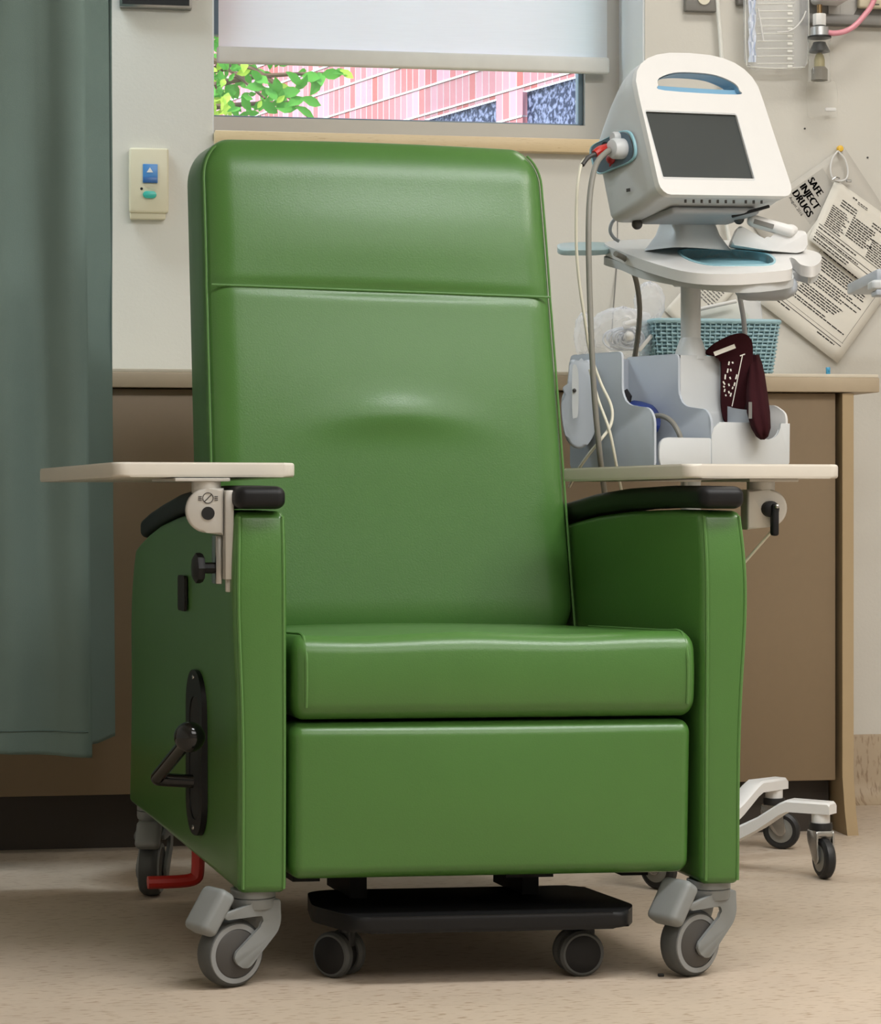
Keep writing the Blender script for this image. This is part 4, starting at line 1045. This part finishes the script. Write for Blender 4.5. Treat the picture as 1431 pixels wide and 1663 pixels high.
# ================================================================== ON THE WORKTOP
# woven basket
bk_ = empty('woven_basket', 'teal woven plastic basket on the worktop behind the cart', 'basket', tuple(onY(1167, 610, 5.02)))
bx0, bx1 = onY(1064, 600, 5.0).x, onY(1270, 600, 5.0).x
bxm = (bx0+bx1)/2; hw0, hw1 = (bx1-bx0)/2-.014, (bx1-bx0)/2
zb_ = ZC+.004; zt_ = onY(1167, 521, 5.0).z; byc = 5.09
def bring(t, grow=0, n=96):
    hwx = hw0+(hw1-hw0)*t+grow; hwy = .075+.012*t+grow
    return [Vector((bxm+hwx*math.copysign(abs(math.cos(a))**.28, math.cos(a)), byc+hwy*math.copysign(abs(math.sin(a))**.28, math.sin(a)), zb_+(zt_-zb_)*t)) for a in [2*PI*(i+.5)/n for i in range(n)]]
def bperim(t, s, grow=0):
    hwx = hw0+(hw1-hw0)*t+grow; hwy = .075+.012*t+grow; r = .02
    P = rrect(-hwx, -hwy, hwx, hwy, r, 5); 
    L = [0]; Q = P+[P[0]]
    for i in range(len(P)): L.append(L[-1]+math.dist(Q[i], Q[i+1]))
    s = (s % 1)*L[-1]
    for i in range(len(P)):
        if s <= L[i+1]:
            k = (s-L[i])/max(1e-9, L[i+1]-L[i]); x = Q[i][0]+(Q[i+1][0]-Q[i][0])*k; y = Q[i][1]+(Q[i+1][1]-Q[i][1])*k; break
    return Vector((bxm+x, byc+y, zb_+(zt_-zb_)*t))
wv = MB()
NS = 72
for i in range(NS): wv.tube([bperim(t, i/NS, .0005) for t in (0, .5, 1)], .0017, 5)
NR = 15
for j in range(NR):
    t = (j+.5)/NR
    pts = [bperim(t, k/(NS*2), .0024*(1 if (k//2+j) % 2 else -1)) for k in range(NS*2)]
    wv.tube(pts+[pts[0]], .0022, 5)
obj('woven_wall', wv, M_basket, bk_)
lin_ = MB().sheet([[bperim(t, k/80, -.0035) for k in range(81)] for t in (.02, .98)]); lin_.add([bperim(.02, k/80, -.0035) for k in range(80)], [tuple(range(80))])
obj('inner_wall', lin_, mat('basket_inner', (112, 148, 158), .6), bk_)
pts = [bperim(1, k/96, .001) for k in range(97)]
obj('rim', MB().tube(pts, .0048, 8), M_basket, bk_)
# folder and pouch standing in it
L = [(1118, 560), (1118, 505), (1150, 497), (1196, 487), (1216, 512), (1220, 560)]
p0 = at(*L[0], 5.23)
tag(obj('clear_folder', MB().plate([[((at(*p, 5.23)-p0).dot(RGT), (at(*p, 5.23)-p0).dot(UP)) for p in L]], (p0, RGT, UP), -.004, .001), mat('folder_grey', (206, 208, 200), .45, var=.03), origin=p0), 'grey translucent folder standing inside the teal basket', 'folder')
bagp = MB().tube([at(1118, 507, 5.20), at(1150, 499, 5.20), at(1196, 489, 5.20)], .004, 8, 3)
tag(obj('white_wrapper', bagp, M_white, origin=at(1150, 499, 5.2)), 'white rolled wrapper edge along the top of the grey folder', 'wrapper')
tag(obj('clear_packet', MB().plate([[(0, 0), (.05, 0), (.04, .08), (.005, .085)]], (onY(1205, 535, 5.14), Vector((1, 0, 0)), UP), -.006, .002), C_bag, origin=onY(1205, 535, 5.14)), 'clear plastic packet at the right inside the teal basket', 'packet')
# crumpled clear bags with tubing
def bag(name, label, cx, cy, rx, ry, y, seed, m=C_bag, dy=.05):
    rnd = random.Random(seed); c = onY(cx, cy, y); s = 5.3/F
    r = empty(name, label, 'plastic bag', (c.x, c.y, ZC+.004))
    ph_ = [(rnd.uniform(2, 7), rnd.uniform(0, 6.28), rnd.uniform(2, 6), rnd.uniform(0, 6.28)) for _ in range(5)]
    mb = MB(); rows = []
    NI, NJ = 22, 40
    for i in range(NI+1):
        th_ = PI*i/NI; row = []
        for j in range(NJ):
            a = 2*PI*j/NJ
            k = 1+.11*sum(abs(math.sin(p[0]*th_+p[1]+2*math.sin(p[2]*a+p[3]))) for p in ph_)/2-.12
            row.append(Vector((c.x+rx*s*k*math.sin(th_)*math.cos(a), c.y+dy*k*math.sin(th_)*math.sin(a), max(ZC+.005, c.z+ry*s*k*math.cos(th_)))))
        rows.append(row)
    mb.sheet(rows, closed=True)
    obj('bag_film', mb, m, r, sharp=60)
    return r, c
b1, c1 = bag('tubing_bag', 'crumpled clear bag full of coiled clear tubing on the worktop', 1012, 545, 58, 42, 5.08, 3)
tb_ = MB(); rnd = random.Random(5)
for k in range(7):
    pts = []
    for i in range(26):
        a = i*.52+k; rr = .018+.012*math.sin(k*1.7+i*.2)
        pts.append(Vector((c1.x-.012+rr*1.15*math.cos(a)+.004*k, c1.y-.02+.012*math.sin(k+i*.3), max(ZC+.01, c1.z-.008+rr*.8*math.sin(a)))))
    tb_.tube(pts, .0022, 6, 3)
obj('coiled_tubing', tb_, mat('milky_tubing', (214, 220, 230), .3), b1)
obj('white_fitting', MB().tube([c1+Vector((-.01, -.04, .018)), c1+Vector((.018, -.045, .026))], .008, 12).box((-.004, -.004, -.022), (.004, .004, .022), .002, 2, Matrix.Translation(c1+Vector((.036, -.05, -.018))) @ rot('Y', 40)).ball(c1+Vector((.002, -.045, -.004)), .011), M_white, b1)
bag('clear_bag', 'small crumpled clear bag end sticking up behind the coiled tubing', 1055, 492, 24, 32, 5.14, 11, C_bag, .02)
bag('clear_wrapper', 'clear wrapper at the left beside the coiled tubing bag', 948, 545, 14, 34, 5.06, 17, C_bag, .03)
# small blue clip standing at the worktop's edge
pc_ = onY(1345, 596, 4.93)
bcl = empty('blue_clip', 'small blue clip on the worktop below the hanging papers', 'clip', (pc_.x, pc_.y, ZC+.003))
obj('clip_body', MB().box((pc_.x-.004, pc_.y-.004, ZC+.003), (pc_.x+.004, pc_.y+.004, ZC+.021), .0015).box((pc_.x-.002, pc_.y-.006, ZC+.012), (pc_.x+.0025, pc_.y+.006, ZC+.018), .001), M_blueclip, bcl)

# ================================================================== ON THE WALL
def wall_frame(px, py, tx, ty, off):
    "frame on the wall: reading direction (tx, ty) in picture pixels"
    o = onY(px, py, YW-off); x = (onY(px+tx*10, py+ty*10, YW-off)-o).normalized(); y = Vector((0, -1, 0)).cross(x); return (o, x, y)
S = 5.52/F
# paper 1: rotated sheet with the big title
fr1 = wall_frame(1370, 238, .55, .835, .004)
def sheet_obj(name, label, fr, w_, h_, m, off=.0004, corner=0):
    r = empty(name, label, 'paper', tuple(fr[0]))
    o, x, y = fr
    mb = MB(); n = 10; rows = []
    for j in range(n+1):
        rows.append([o+x*(w_*i/n)+y*(-h_*j/n)+Vector((0, -1, 0))*(.002+.010*corner*((j/n)**2)*(i/n if corner > 0 else 1)) for i in range(n+1)])
    mb.sheet(rows)
    ob = obj('sheet', mb, m, r); so_ = ob.modifiers.new('thickness', 'SOLIDIFY'); so_.thickness = .0004; so_.offset = -1
    return r
p1 = sheet_obj('title_sheet', 'grey sheet headed SAFE INJECT DRUGS tilted on the wall behind the forms', fr1, .216, .279, M_papergrey)
def txt(fr, x, y, body, size, off): return (fr[0]+fr[1]*x+fr[2]*y+Vector((0, -1, 0))*off, fr[1], fr[2])
ink = MB()
k = S
def along(fr, px, py):
    q = onY(px, py, YW-.004)-fr[0]; return q.dot(fr[1]), q.dot(fr[2])
# the three heavy lines of the heading
for (px, py, s, sz) in ((1320, 286, 'SAFE', .0240), (1307, 296, 'INJECT', .0240), (1294.5, 306, 'DRUGS', .0240)):
    a, b = along(fr1, px, py); base = txt(fr1, a, b-.017, s, sz, .0032)
    for dxx in (0, .0006, .0012, .0018, .0024): ink.text(s, sz, (base[0]+fr1[1]*dxx, base[1]*.86, base[2]))
a, b = along(fr1, 1285, 318); ink.text('August 2016', .010, txt(fr1, a, b-.008, '', 0, .0032))
obj('heading', ink, M_ink, p1)
a0, b0 = along(fr1, 1334, 276); a1, b1_ = along(fr1, 1292, 305)
hp = MB().plate([[(a0-.002, b0+.004), (a0+.085, b0+.004), (a0+.085, b1_-.020), (a0-.002, b1_-.020)]], (fr1[0]+Vector((0, -.0024, 0)), fr1[1], fr1[2]), .0003)
obj('heading_panel', hp, mat('grey_panel', (184, 181, 174), .8), p1)
# paper 3: table page, below; paper 2: form folded over it
fr3 = wall_frame(1346, 330, .785, .62, .012)
p3 = sheet_obj('table_sheet', 'white printed table page, lowest of the papers on the wall', fr3, .232, .279, M_paper)
def lines(fr, x0, x1, y, h, rnd, mb, off, wmin=.004, wmax=.016):
    x = x0
    while x < x1:
        wd = min(rnd.uniform(wmin, wmax), x1-x)
        o = fr[0]+Vector((0, -off, 0)); mb.add([o+fr[1]*x+fr[2]*y, o+fr[1]*(x+wd)+fr[2]*y, o+fr[1]*(x+wd)+fr[2]*(y+h), o+fr[1]*x+fr[2]*(y+h)], [(0, 1, 2, 3)])
        x += wd+.0016
def rule(fr, x0, y0, x1, y1, mb, off, w_=.0007):
    o = fr[0]+Vector((0, -off, 0)); a = o+fr[1]*x0+fr[2]*y0; b = o+fr[1]*x1+fr[2]*y1; t = (b-a).normalized(); s_ = t.cross(Vector((0, -1, 0)))*w_/2
    mb.add([a+s_, b+s_, b-s_, a-s_], [(0, 1, 2, 3)])
rnd = random.Random(2); pr3 = MB()
for j in range(26):
    y = -.075-.0058*j
    ind = .052 if j < 21 else .03
    if j % 6 == 5: continue
    lines(fr3, ind+rnd.uniform(0, .008), rnd.uniform(.14, .205), y, .0028, rnd, pr3, .0027)
    if j % 2: lines(fr3, .032, .038, y, .0024, rnd, pr3, .0027)
rule(fr3, .048, -.05, .048, -.235, pr3, .0027); rule(fr3, .02, -.236, .215, -.236, pr3, .0027); rule(fr3, .02, -.244, .215, -.244, pr3, .0027, .0016); rule(fr3, .213, -.05, .213, -.236, pr3, .0027)
lines(fr3, .02, .07, -.252, .003, rnd, pr3, .0027); lines(fr3, .15, .2, -.252, .003, rnd, pr3, .0027)
obj('printed_lines', pr3, M_ink, p3)
p2 = empty('printed_form', 'white printed form hanging in front of the table page on the wall', 'paper', tuple(onY(1363, 290, YW-.02)))
def q2(s, t, off=0):
    "form sheet between its four corners, curling off the wall at its lower edge"
    A, B, C_, D = (1357, 291), (1470, 372), (1424, 476), (1313, 388)
    px = (A[0]*(1-s)+B[0]*s)*(1-t)+(D[0]*(1-s)+C_[0]*s)*t; py = (A[1]*(1-s)+B[1]*s)*(1-t)+(D[1]*(1-s)+C_[1]*s)*t
    return onY(px, py, YW-.018-.014*t*t-off)
sm = MB().sheet([[q2(i/10, j/10) for i in range(11)] for j in range(11)])
so2 = obj('sheet', sm, M_paper, p2); sd_ = so2.modifiers.new('thickness', 'SOLIDIFY'); sd_.thickness = .0004; sd_.offset = -1
pr2 = MB()
def l2(s0, s1, t, h, rnd, dash=True):
    s = s0
    while s < s1:
        wd = min(rnd.uniform(.02, .07), s1-s) if dash else s1-s0
        pr2.add([q2(s, t, .0012), q2(s+wd, t, .0012), q2(s+wd, t+h, .0012), q2(s, t+h, .0012)], [(0, 1, 2, 3)]); s += wd+.008
for i, t in enumerate((.19, .23, .27)): l2(.18, .40, t, .016, rnd)
for t in (.2, .24): l2(.62, .82, t, .016, rnd)
for i in range(11):
    l2(.10+.0*i, .30+.03*(i % 3), .34+.032*i, .015, rnd)
    if i < 9: l2(.38, .62+.16*rnd.random(), .30+.036*i, .017, rnd)
    if i > 1: l2(.70, .95, .34+.032*i, .014, rnd)
for t in (.70, .80, .86): l2(.04, .98, t, .008, rnd, False)
for t in (.74, .83, .90, .94): l2(.05, .5+.3*rnd.random(), t, .018, rnd)
l2(.28, .34, .06, .02, rnd); l2(.36, .5, .075, .012, rnd); l2(.36, .5, .10, .008, rnd)
obj('printed_lines', pr2, M_ink, p2)
# the sliver of another printed page seen under the shelf, by the pole
fr4 = wall_frame(1150, 425, .72, .69, .004)
p4 = sheet_obj('lower_printed_page', 'printed page on the wall glimpsed under the shelf beside the pole', fr4, .09, .15, M_paper)
pr4 = MB()
for j in range(7): lines(fr4, .02, .075, -.03-.007*j, .003, rnd, pr4, .0027)
obj('printed_lines', pr4, M_lightink, p4)
# pin and hanging loop
pp = onY(1361, 243, YW)
pin = empty('yellow_pin', 'yellow push pin holding the papers to the wall', 'push pin', tuple(pp))
obj('pin_head', MB().lathe([(.002, 0), (.002, .010), (.0075, .012), (.0075, .018), (.006, .021), (0, .022)], 16, Matrix.Translation(pp) @ rot('X', 90)), M_yellow, pin)
lp = [onY(px, py, YW-.021) for px, py in [(1361, 245), (1352, 258), (1349, 275), (1353, 290), (1364, 294), (1375, 290), (1377, 275), (1372, 258), (1361, 245)]]
tag(obj('hanging_loop', MB().tube(lp, .0022, 8, 5), M_white, origin=lp[0]), 'white plastic loop hanging from the yellow pin', 'loop')
cp_ = MB().tube([onY(1352, 292, YW-.03), onY(1358, 288, YW-.03), onY(1364, 290, YW-.03)], .0016, 6, 3).box((-.006, -.002, -.003), (.006, .002, .003), .001, 1, Matrix.Translation(onY(1379, 294, YW-.026)))
tag(obj('paper_clip', cp_, M_steel, origin=onY(1364, 290, YW-.03)), 'small clip at the top corner of the printed form', 'clip')
for i, (px, py) in enumerate(((1307, 209), (1409, 256))):
    q = onY(px, py, YW); tag(obj('nail_head', MB().lathe([(.0022, 0), (.0022, .002), (0, .003)], 10, Matrix.Translation(q) @ rot('X', 90)), M_hub, origin=q), ['tiny dark nail head on the wall right of the monitor handle', 'tiny dark nail head on the wall right of the yellow pin'][i], 'nail')
# nurse call plate
a, b = onY(210, 240, YW-.03), onY(274, 352, YW-.03)
cal = empty('call_switch_plate', 'cream wall plate with blue switch and green button beside the curtain', 'call plate', ((a.x+b.x)/2, YW, b.z))
zt_c, zb_c = onY(242, 240, YW-.03).z, onY(242, 345, YW-.03).z
obj('plate_body', MB().box((a.x, YW-.03, zb_c), (b.x, YW, zt_c), .005, 3).box((a.x+.002, YW-.022, zb_c-.013), (b.x-.006, YW, zb_c+.01), .003), M_cream, cal)
def wp_(px0, py0, px1, py1, y, t, m, name, parent, bev=.001, r=None):
    p, q = onY(px0, py1, y), onY(px1, py0, y)
    if r: mb = MB().plate([rrect(0, 0, q.x-p.x, q.z-p.z, min(r, (q.z-p.z)/2.02), 6)], (p, Vector((1, 0, 0)), UP), t, bev)
    else: mb = MB().box((p.x, y-t, p.z), (q.x, y, q.z), bev)
    return obj(name, mb, m, parent)
sw = wp_(232, 267, 256, 297, YW-.0295, .004, M_bluebtn, 'blue_switch', cal)
wp_(232.5, 288, 255.5, 297, YW-.0325, .0025, M_dbluebtn, 'switch_lip', cal)
q = onY(243.5, 280, YW-.0342)
obj('warning_triangle', MB().add([q+Vector((-.007, 0, 0)), q+Vector((.007, 0, 0)), q+Vector((0, 0, .011))], [(0, 1, 2)]) and (lambda m: (m.add([q+Vector((-.007, 0, 0)), q+Vector((.007, 0, 0)), q+Vector((0, 0, .011))], [(0, 1, 2)]), m)[1])(MB()), M_white, cal)
wp_(232, 311, 254, 322, YW-.0295, .006, M_greenbtn, 'green_button', cal, .002, .01)
q = onY(230, 306.5, YW-.0295); obj('indicator_light', MB().lathe([(.003, 0), (.003, .001), (0, .0012)], 12, Matrix.Translation(q) @ rot('X', 90)), M_hole, cal)
# framed black panel at the top left
p, q = onY(194, 9, YW-.02), onY(312, 12, YW-.02)
sg = empty('framed_sign', 'black panel in a silver frame at the top left of the wall', 'sign', ((p.x+q.x)/2, YW, p.z))
obj('silver_frame', MB().box((p.x, YW-.02, p.z-.002), (q.x, YW, p.z+.12), .002), M_steel, sg)
obj('black_panel', MB().box((p.x+.006, YW-.022, p.z+.004), (q.x-.006, YW-.018, p.z+.114)), M_hole, sg)
# grey outlet box, hook
p, q = onY(1114, 17, YW-.02), onY(1165, 17, YW-.02)
ob_ = empty('outlet_box', 'grey outlet box at the top of the wall above the monitor', 'outlet', ((p.x+q.x)/2, YW, p.z))
obj('box_body', MB().box((p.x, YW-.02, p.z), (q.x, YW, p.z+.11), .003), M_rail, ob_)
obj('outlet_socket', MB().lathe([(.014, 0), (.014, .004), (0, .004)], 20, Matrix.Translation(onY(1143, -2, YW-.02)) @ rot('X', 90)), M_cord, ob_)
q = onY(1202, 8, YW)
tag(obj('wall_hook', MB().box((q.x-.012, YW-.018, q.z-.004), (q.x+.012, YW, q.z+.05), .005, 3), M_rail, origin=q), 'small grey wall hook beside the clear pouch', 'hook')
tag(obj('oxygen_tube', MB().tube([onY(px, py, YW-.02) for px, py in [(1163, -30), (1165, 0), (1170, 60), (1173, 110), (1176, 150), (1180, 250), (1178, 340), (1186, 395)]], .0048, 10, 6), mat('milky_tube', (222, 222, 216), .3), origin=onY(1165, 0, YW-.02)), 'milky white tube running down the wall behind the monitor handle', 'tube')
# medical rail with boxes
p, q = onY(1305, 37, YW-.03), onY(1470, 37, YW-.03)
mrl = empty('headwall_rail', 'grey metal equipment rail across the top right of the wall', 'rail', (p.x+.1, YW, p.z))
obj('rail_channel', MB().box((p.x, YW-.03, p.z), (q.x+.3, YW, p.z+.022), .001).box((p.x, YW-.018, p.z+.02), (q.x+.3, YW, p.z+.13), .001), M_rail, mrl)
obj('rail_cover', MB().plate([[(0, 0), (.05, .0), (.068, .03), (.068, .1), (0, .1)]], (onY(1345, 34, YW-.02), Vector((1, 0, 0)), UP), .003).box((0, 0, 0), (.0015, .004, .1), 0, 1, Matrix.Translation(onY(1365, 33, YW-.024))), mat('pale_metal', (172, 170, 166), .45, metal=.3), mrl)
p, q = onY(1396, 12, YW-.05), onY(1460, 12, YW-.05)
rb = empty('gauge_box', 'white box with small print at the top right corner', 'box', ((p.x+q.x)/2, YW-.03, p.z))
obj('box_body', MB().box((p.x, YW-.05, p.z), (q.x, YW-.03, p.z+.09), .005, 3), M_cream, rb)
obj('printed_line', MB().box((0, -.001, 0), (.013, 0, .002)).bm and MB().box((0, -.001, 0), (.013, 0, .0022), 0, 1, Matrix.Translation(onY(1419, 8, YW-.0502))), M_hub, rb)
# suction regulator and trap
p = onY(1355, -2, YW-.08)
rg_ = empty('suction_regulator', 'white and blue suction regulator above the clear trap jar', 'regulator', tuple(p))
obj('regulator_body', MB().rgrid((p.x-.042, YW-.11, p.z-.008), (p.x+.030, YW-.03, p.z+.09), (.012, .012, .012), (2, 2, 2), 4), M_white, rg_)
obj('blue_face', MB().lathe([(.022, 0), (.024, .003), (.022, .006), (0, .007)], 28, Matrix.Translation((p.x-.002, YW-.108, p.z+.020)) @ rot('X', 90)), mat('blue_face_plastic', (60, 150, 190), .4), rg_)
yj = YW-.075
jc = onY(1331, 100, yj)
tj = empty('suction_trap', 'clear suction trap jar with black stopper and khaki filter', 'trap jar', (jc.x, yj, onY(1331, 133, yj).z))
zj = lambda py: onY(1331, py, yj).z
def lath(prof, res=28): return MB().lathe([(r, zj(py)) for r, py in prof], res, Matrix.Translation((jc.x, yj, 0)))
obj('jar', lath([(.0, 133), (.0255, 133), (.0265, 131), (.0245, 128), (.0235, 70), (.0255, 66), (.0255, 61), (.0, 61)]), C_jar, tj)
obj('stopper', lath([(0, 85), (.0235, 84.5), (.0235, 83), (.0150, 72), (.0140, 69), (0, 69)]), M_rubber, tj)
obj('gasket', lath([(0, 62), (.0265, 62), (.0265, 59.5), (0, 59.5)]), M_rubber, tj)
obj('filter', lath([(0, 131), (.012, 131), (.012, 97), (.009, 90), (.005, 86), (0, 86)]), M_filter, tj)
obj('filter_skirt', lath([(.0185, 131), (.0185, 113), (.0135, 109), (.0135, 131)]), mat('smoky_plastic', (110, 104, 92), .5), tj)
obj('metal_cap', lath([(0, 59.5), (.0205, 59.5), (.0205, 45), (.012, 43), (0, 43)]), mat('silver_cap', (186, 188, 190), .3, metal=.6), tj)
obj('white_nut', lath([(0, 42), (.015, 42), (.0155, 41), (.0155, 24), (.0145, 23), (0, 23)], 8), M_white, tj)
obj('brass_stem', lath([(0, 44), (.006, 44), (.006, 8), (0, 8)]), mat('dull_brass', (128, 104, 72), .35, metal=.8), tj)
pts = [onY(px, py, yj) for px, py in [(1345, 53), (1356, 54), (1372, 51), (1388, 42), (1403, 26), (1416, 8), (1426, -20)]]
tag(obj('suction_tube', MB().tube(pts, .0062, 14, 6), M_pink, origin=pts[0]), 'pink suction tube curving up from the clear trap jar', 'tube')
# clear pouch with ribs
yp = YW-.05
pu = empty('clear_pouch', 'clear ribbed plastic pouch of tubing hanging from the wall rail', 'pouch', tuple(onY(1262, 0, yp)))
L = [(1209, 0-60), (1312, -60), (1315, 40), (1314, 100), (1306, 110), (1225, 112), (1212, 100)]
p0 = onY(*L[0], yp)
for dy_ in (0, .022):
    pass
fo = MB().plate([round_poly([((onY(*p, yp)-p0).x, (onY(*p, yp)-p0).z) for p in L], .006, 3)], (p0, Vector((1, 0, 0)), UP), -.018, .004, 2)
obj('film', fo, C_film, pu)
rb_ = MB()
for kx in range(9):
    py = 6+12.2*kx; rb_.tube([onY(1230, py, yp-.002), onY(1290, py-.6, yp-.002)], .0011, 6)
    rb_.box((-.006, -.001, -.0028), (.006, .001, .0028), .0008, 1, Matrix.Translation(onY(1283, py+4, yp-.003)))
for pp_ in ([(1211, -20), (1211, 60), (1213, 106)], [(1313, -20), (1314, 60), (1311, 104)], [(1213, 108), (1260, 111), (1308, 109)]): rb_.tube([onY(*q, yp-.002) for q in pp_], .0012, 6, 3)
obj('ribs', rb_, mat('pale_rib', (226, 226, 220), .35), pu)
st = MB()
st.sheet([[onY(1216+i*2.3+1.2*math.sin(j*2.1+i), -20+j*11, yp-.012-.004*math.sin(i*2.2+j)) for i in range(6)] for j in range(12)])
obj('folded_tubing', st, mat('bluish_white_plastic', (214, 222, 236), .3), pu)
obj('tube_loop', MB().tube([onY(*q, yp-.014) for q in [(1262, 52), (1280, 51), (1293, 44), (1304, 30), (1309, 18)]], .0016, 7, 4).tube([onY(*q, yp-.014) for q in [(1231, 14), (1236, 40), (1240, 66)]], .002, 7, 4), M_white, pu)
# limp clear bag below the trap
L = [(1309, 134), (1356, 130), (1361, 150), (1360, 190), (1335, 194), (1312, 190)]; yq = YW-.03; p0 = onY(*L[0], yq)
lb_ = empty('limp_bag', 'limp clear bag hanging on the wall below the suction trap', 'plastic bag', tuple(p0))
obj('film', MB().plate([round_poly([((onY(*p, yq)-p0).x, (onY(*p, yq)-p0).z) for p in L], .005, 3)], (p0, Vector((1, 0, 0)), UP), -.003, .001), clear('very_thin_film', (230, 228, 220), .03, .2), lb_)
obj('white_label', MB().rgrid((-.013, -.003, -.004), (.013, .001, .004), (.004, .001, .003), (2, 1, 1), 3).bm and (lambda m: (m.bm.transform(Matrix.Translation(onY(1349, 178, yq-.004))), m)[1])(MB().rgrid((-.013, -.003, -.004), (.013, .001, .004), (.004, .001, .003), (2, 1, 1), 3)), M_white, lb_)
# white arm at the right edge
q = at(1424, 466, 5.0)
wa = empty('white_dispenser', 'white rounded dispenser nozzle poking in at the right edge', 'dispenser', tuple(q))
mb = MB().rgrid((-.015, -.03, -.014), (.09, .03, .008), (.010, .012, .007), (3, 2, 2), 4); mb.bm.transform(Matrix.Translation(at(1424, 462, 5.0)) @ rot('Z', -9.5))
obj('nozzle', mb, M_grey, wa)
obj('base', MB().box((-.006, -.028, -.024), (.09, .03, -.012), .003, 2, Matrix.Translation(at(1424, 462, 5.0)) @ rot('Z', -9.5)).box((-.004, -.02, .006), (.09, .34, .03), .004, 2, Matrix.Translation(at(1424, 462, 5.0)) @ rot('Z', -9.5)), M_bluegrey, wa)
# a black crumb on the floor by the right front wheel
q = at(1073, 1585, 3.6); q.z = 0
tag(obj('floor_crumb', MB().box((-.004, -.003, 0), (.005, .003, .0045), .0012, 2, Matrix.Translation(onplane(1073, 1586, Vector((0, 0, 0)), UP))), M_rubber, origin=onplane(1073, 1586, Vector((0, 0, 0)), UP)), 'small black crumb on the floor by the front right wheel', 'debris')
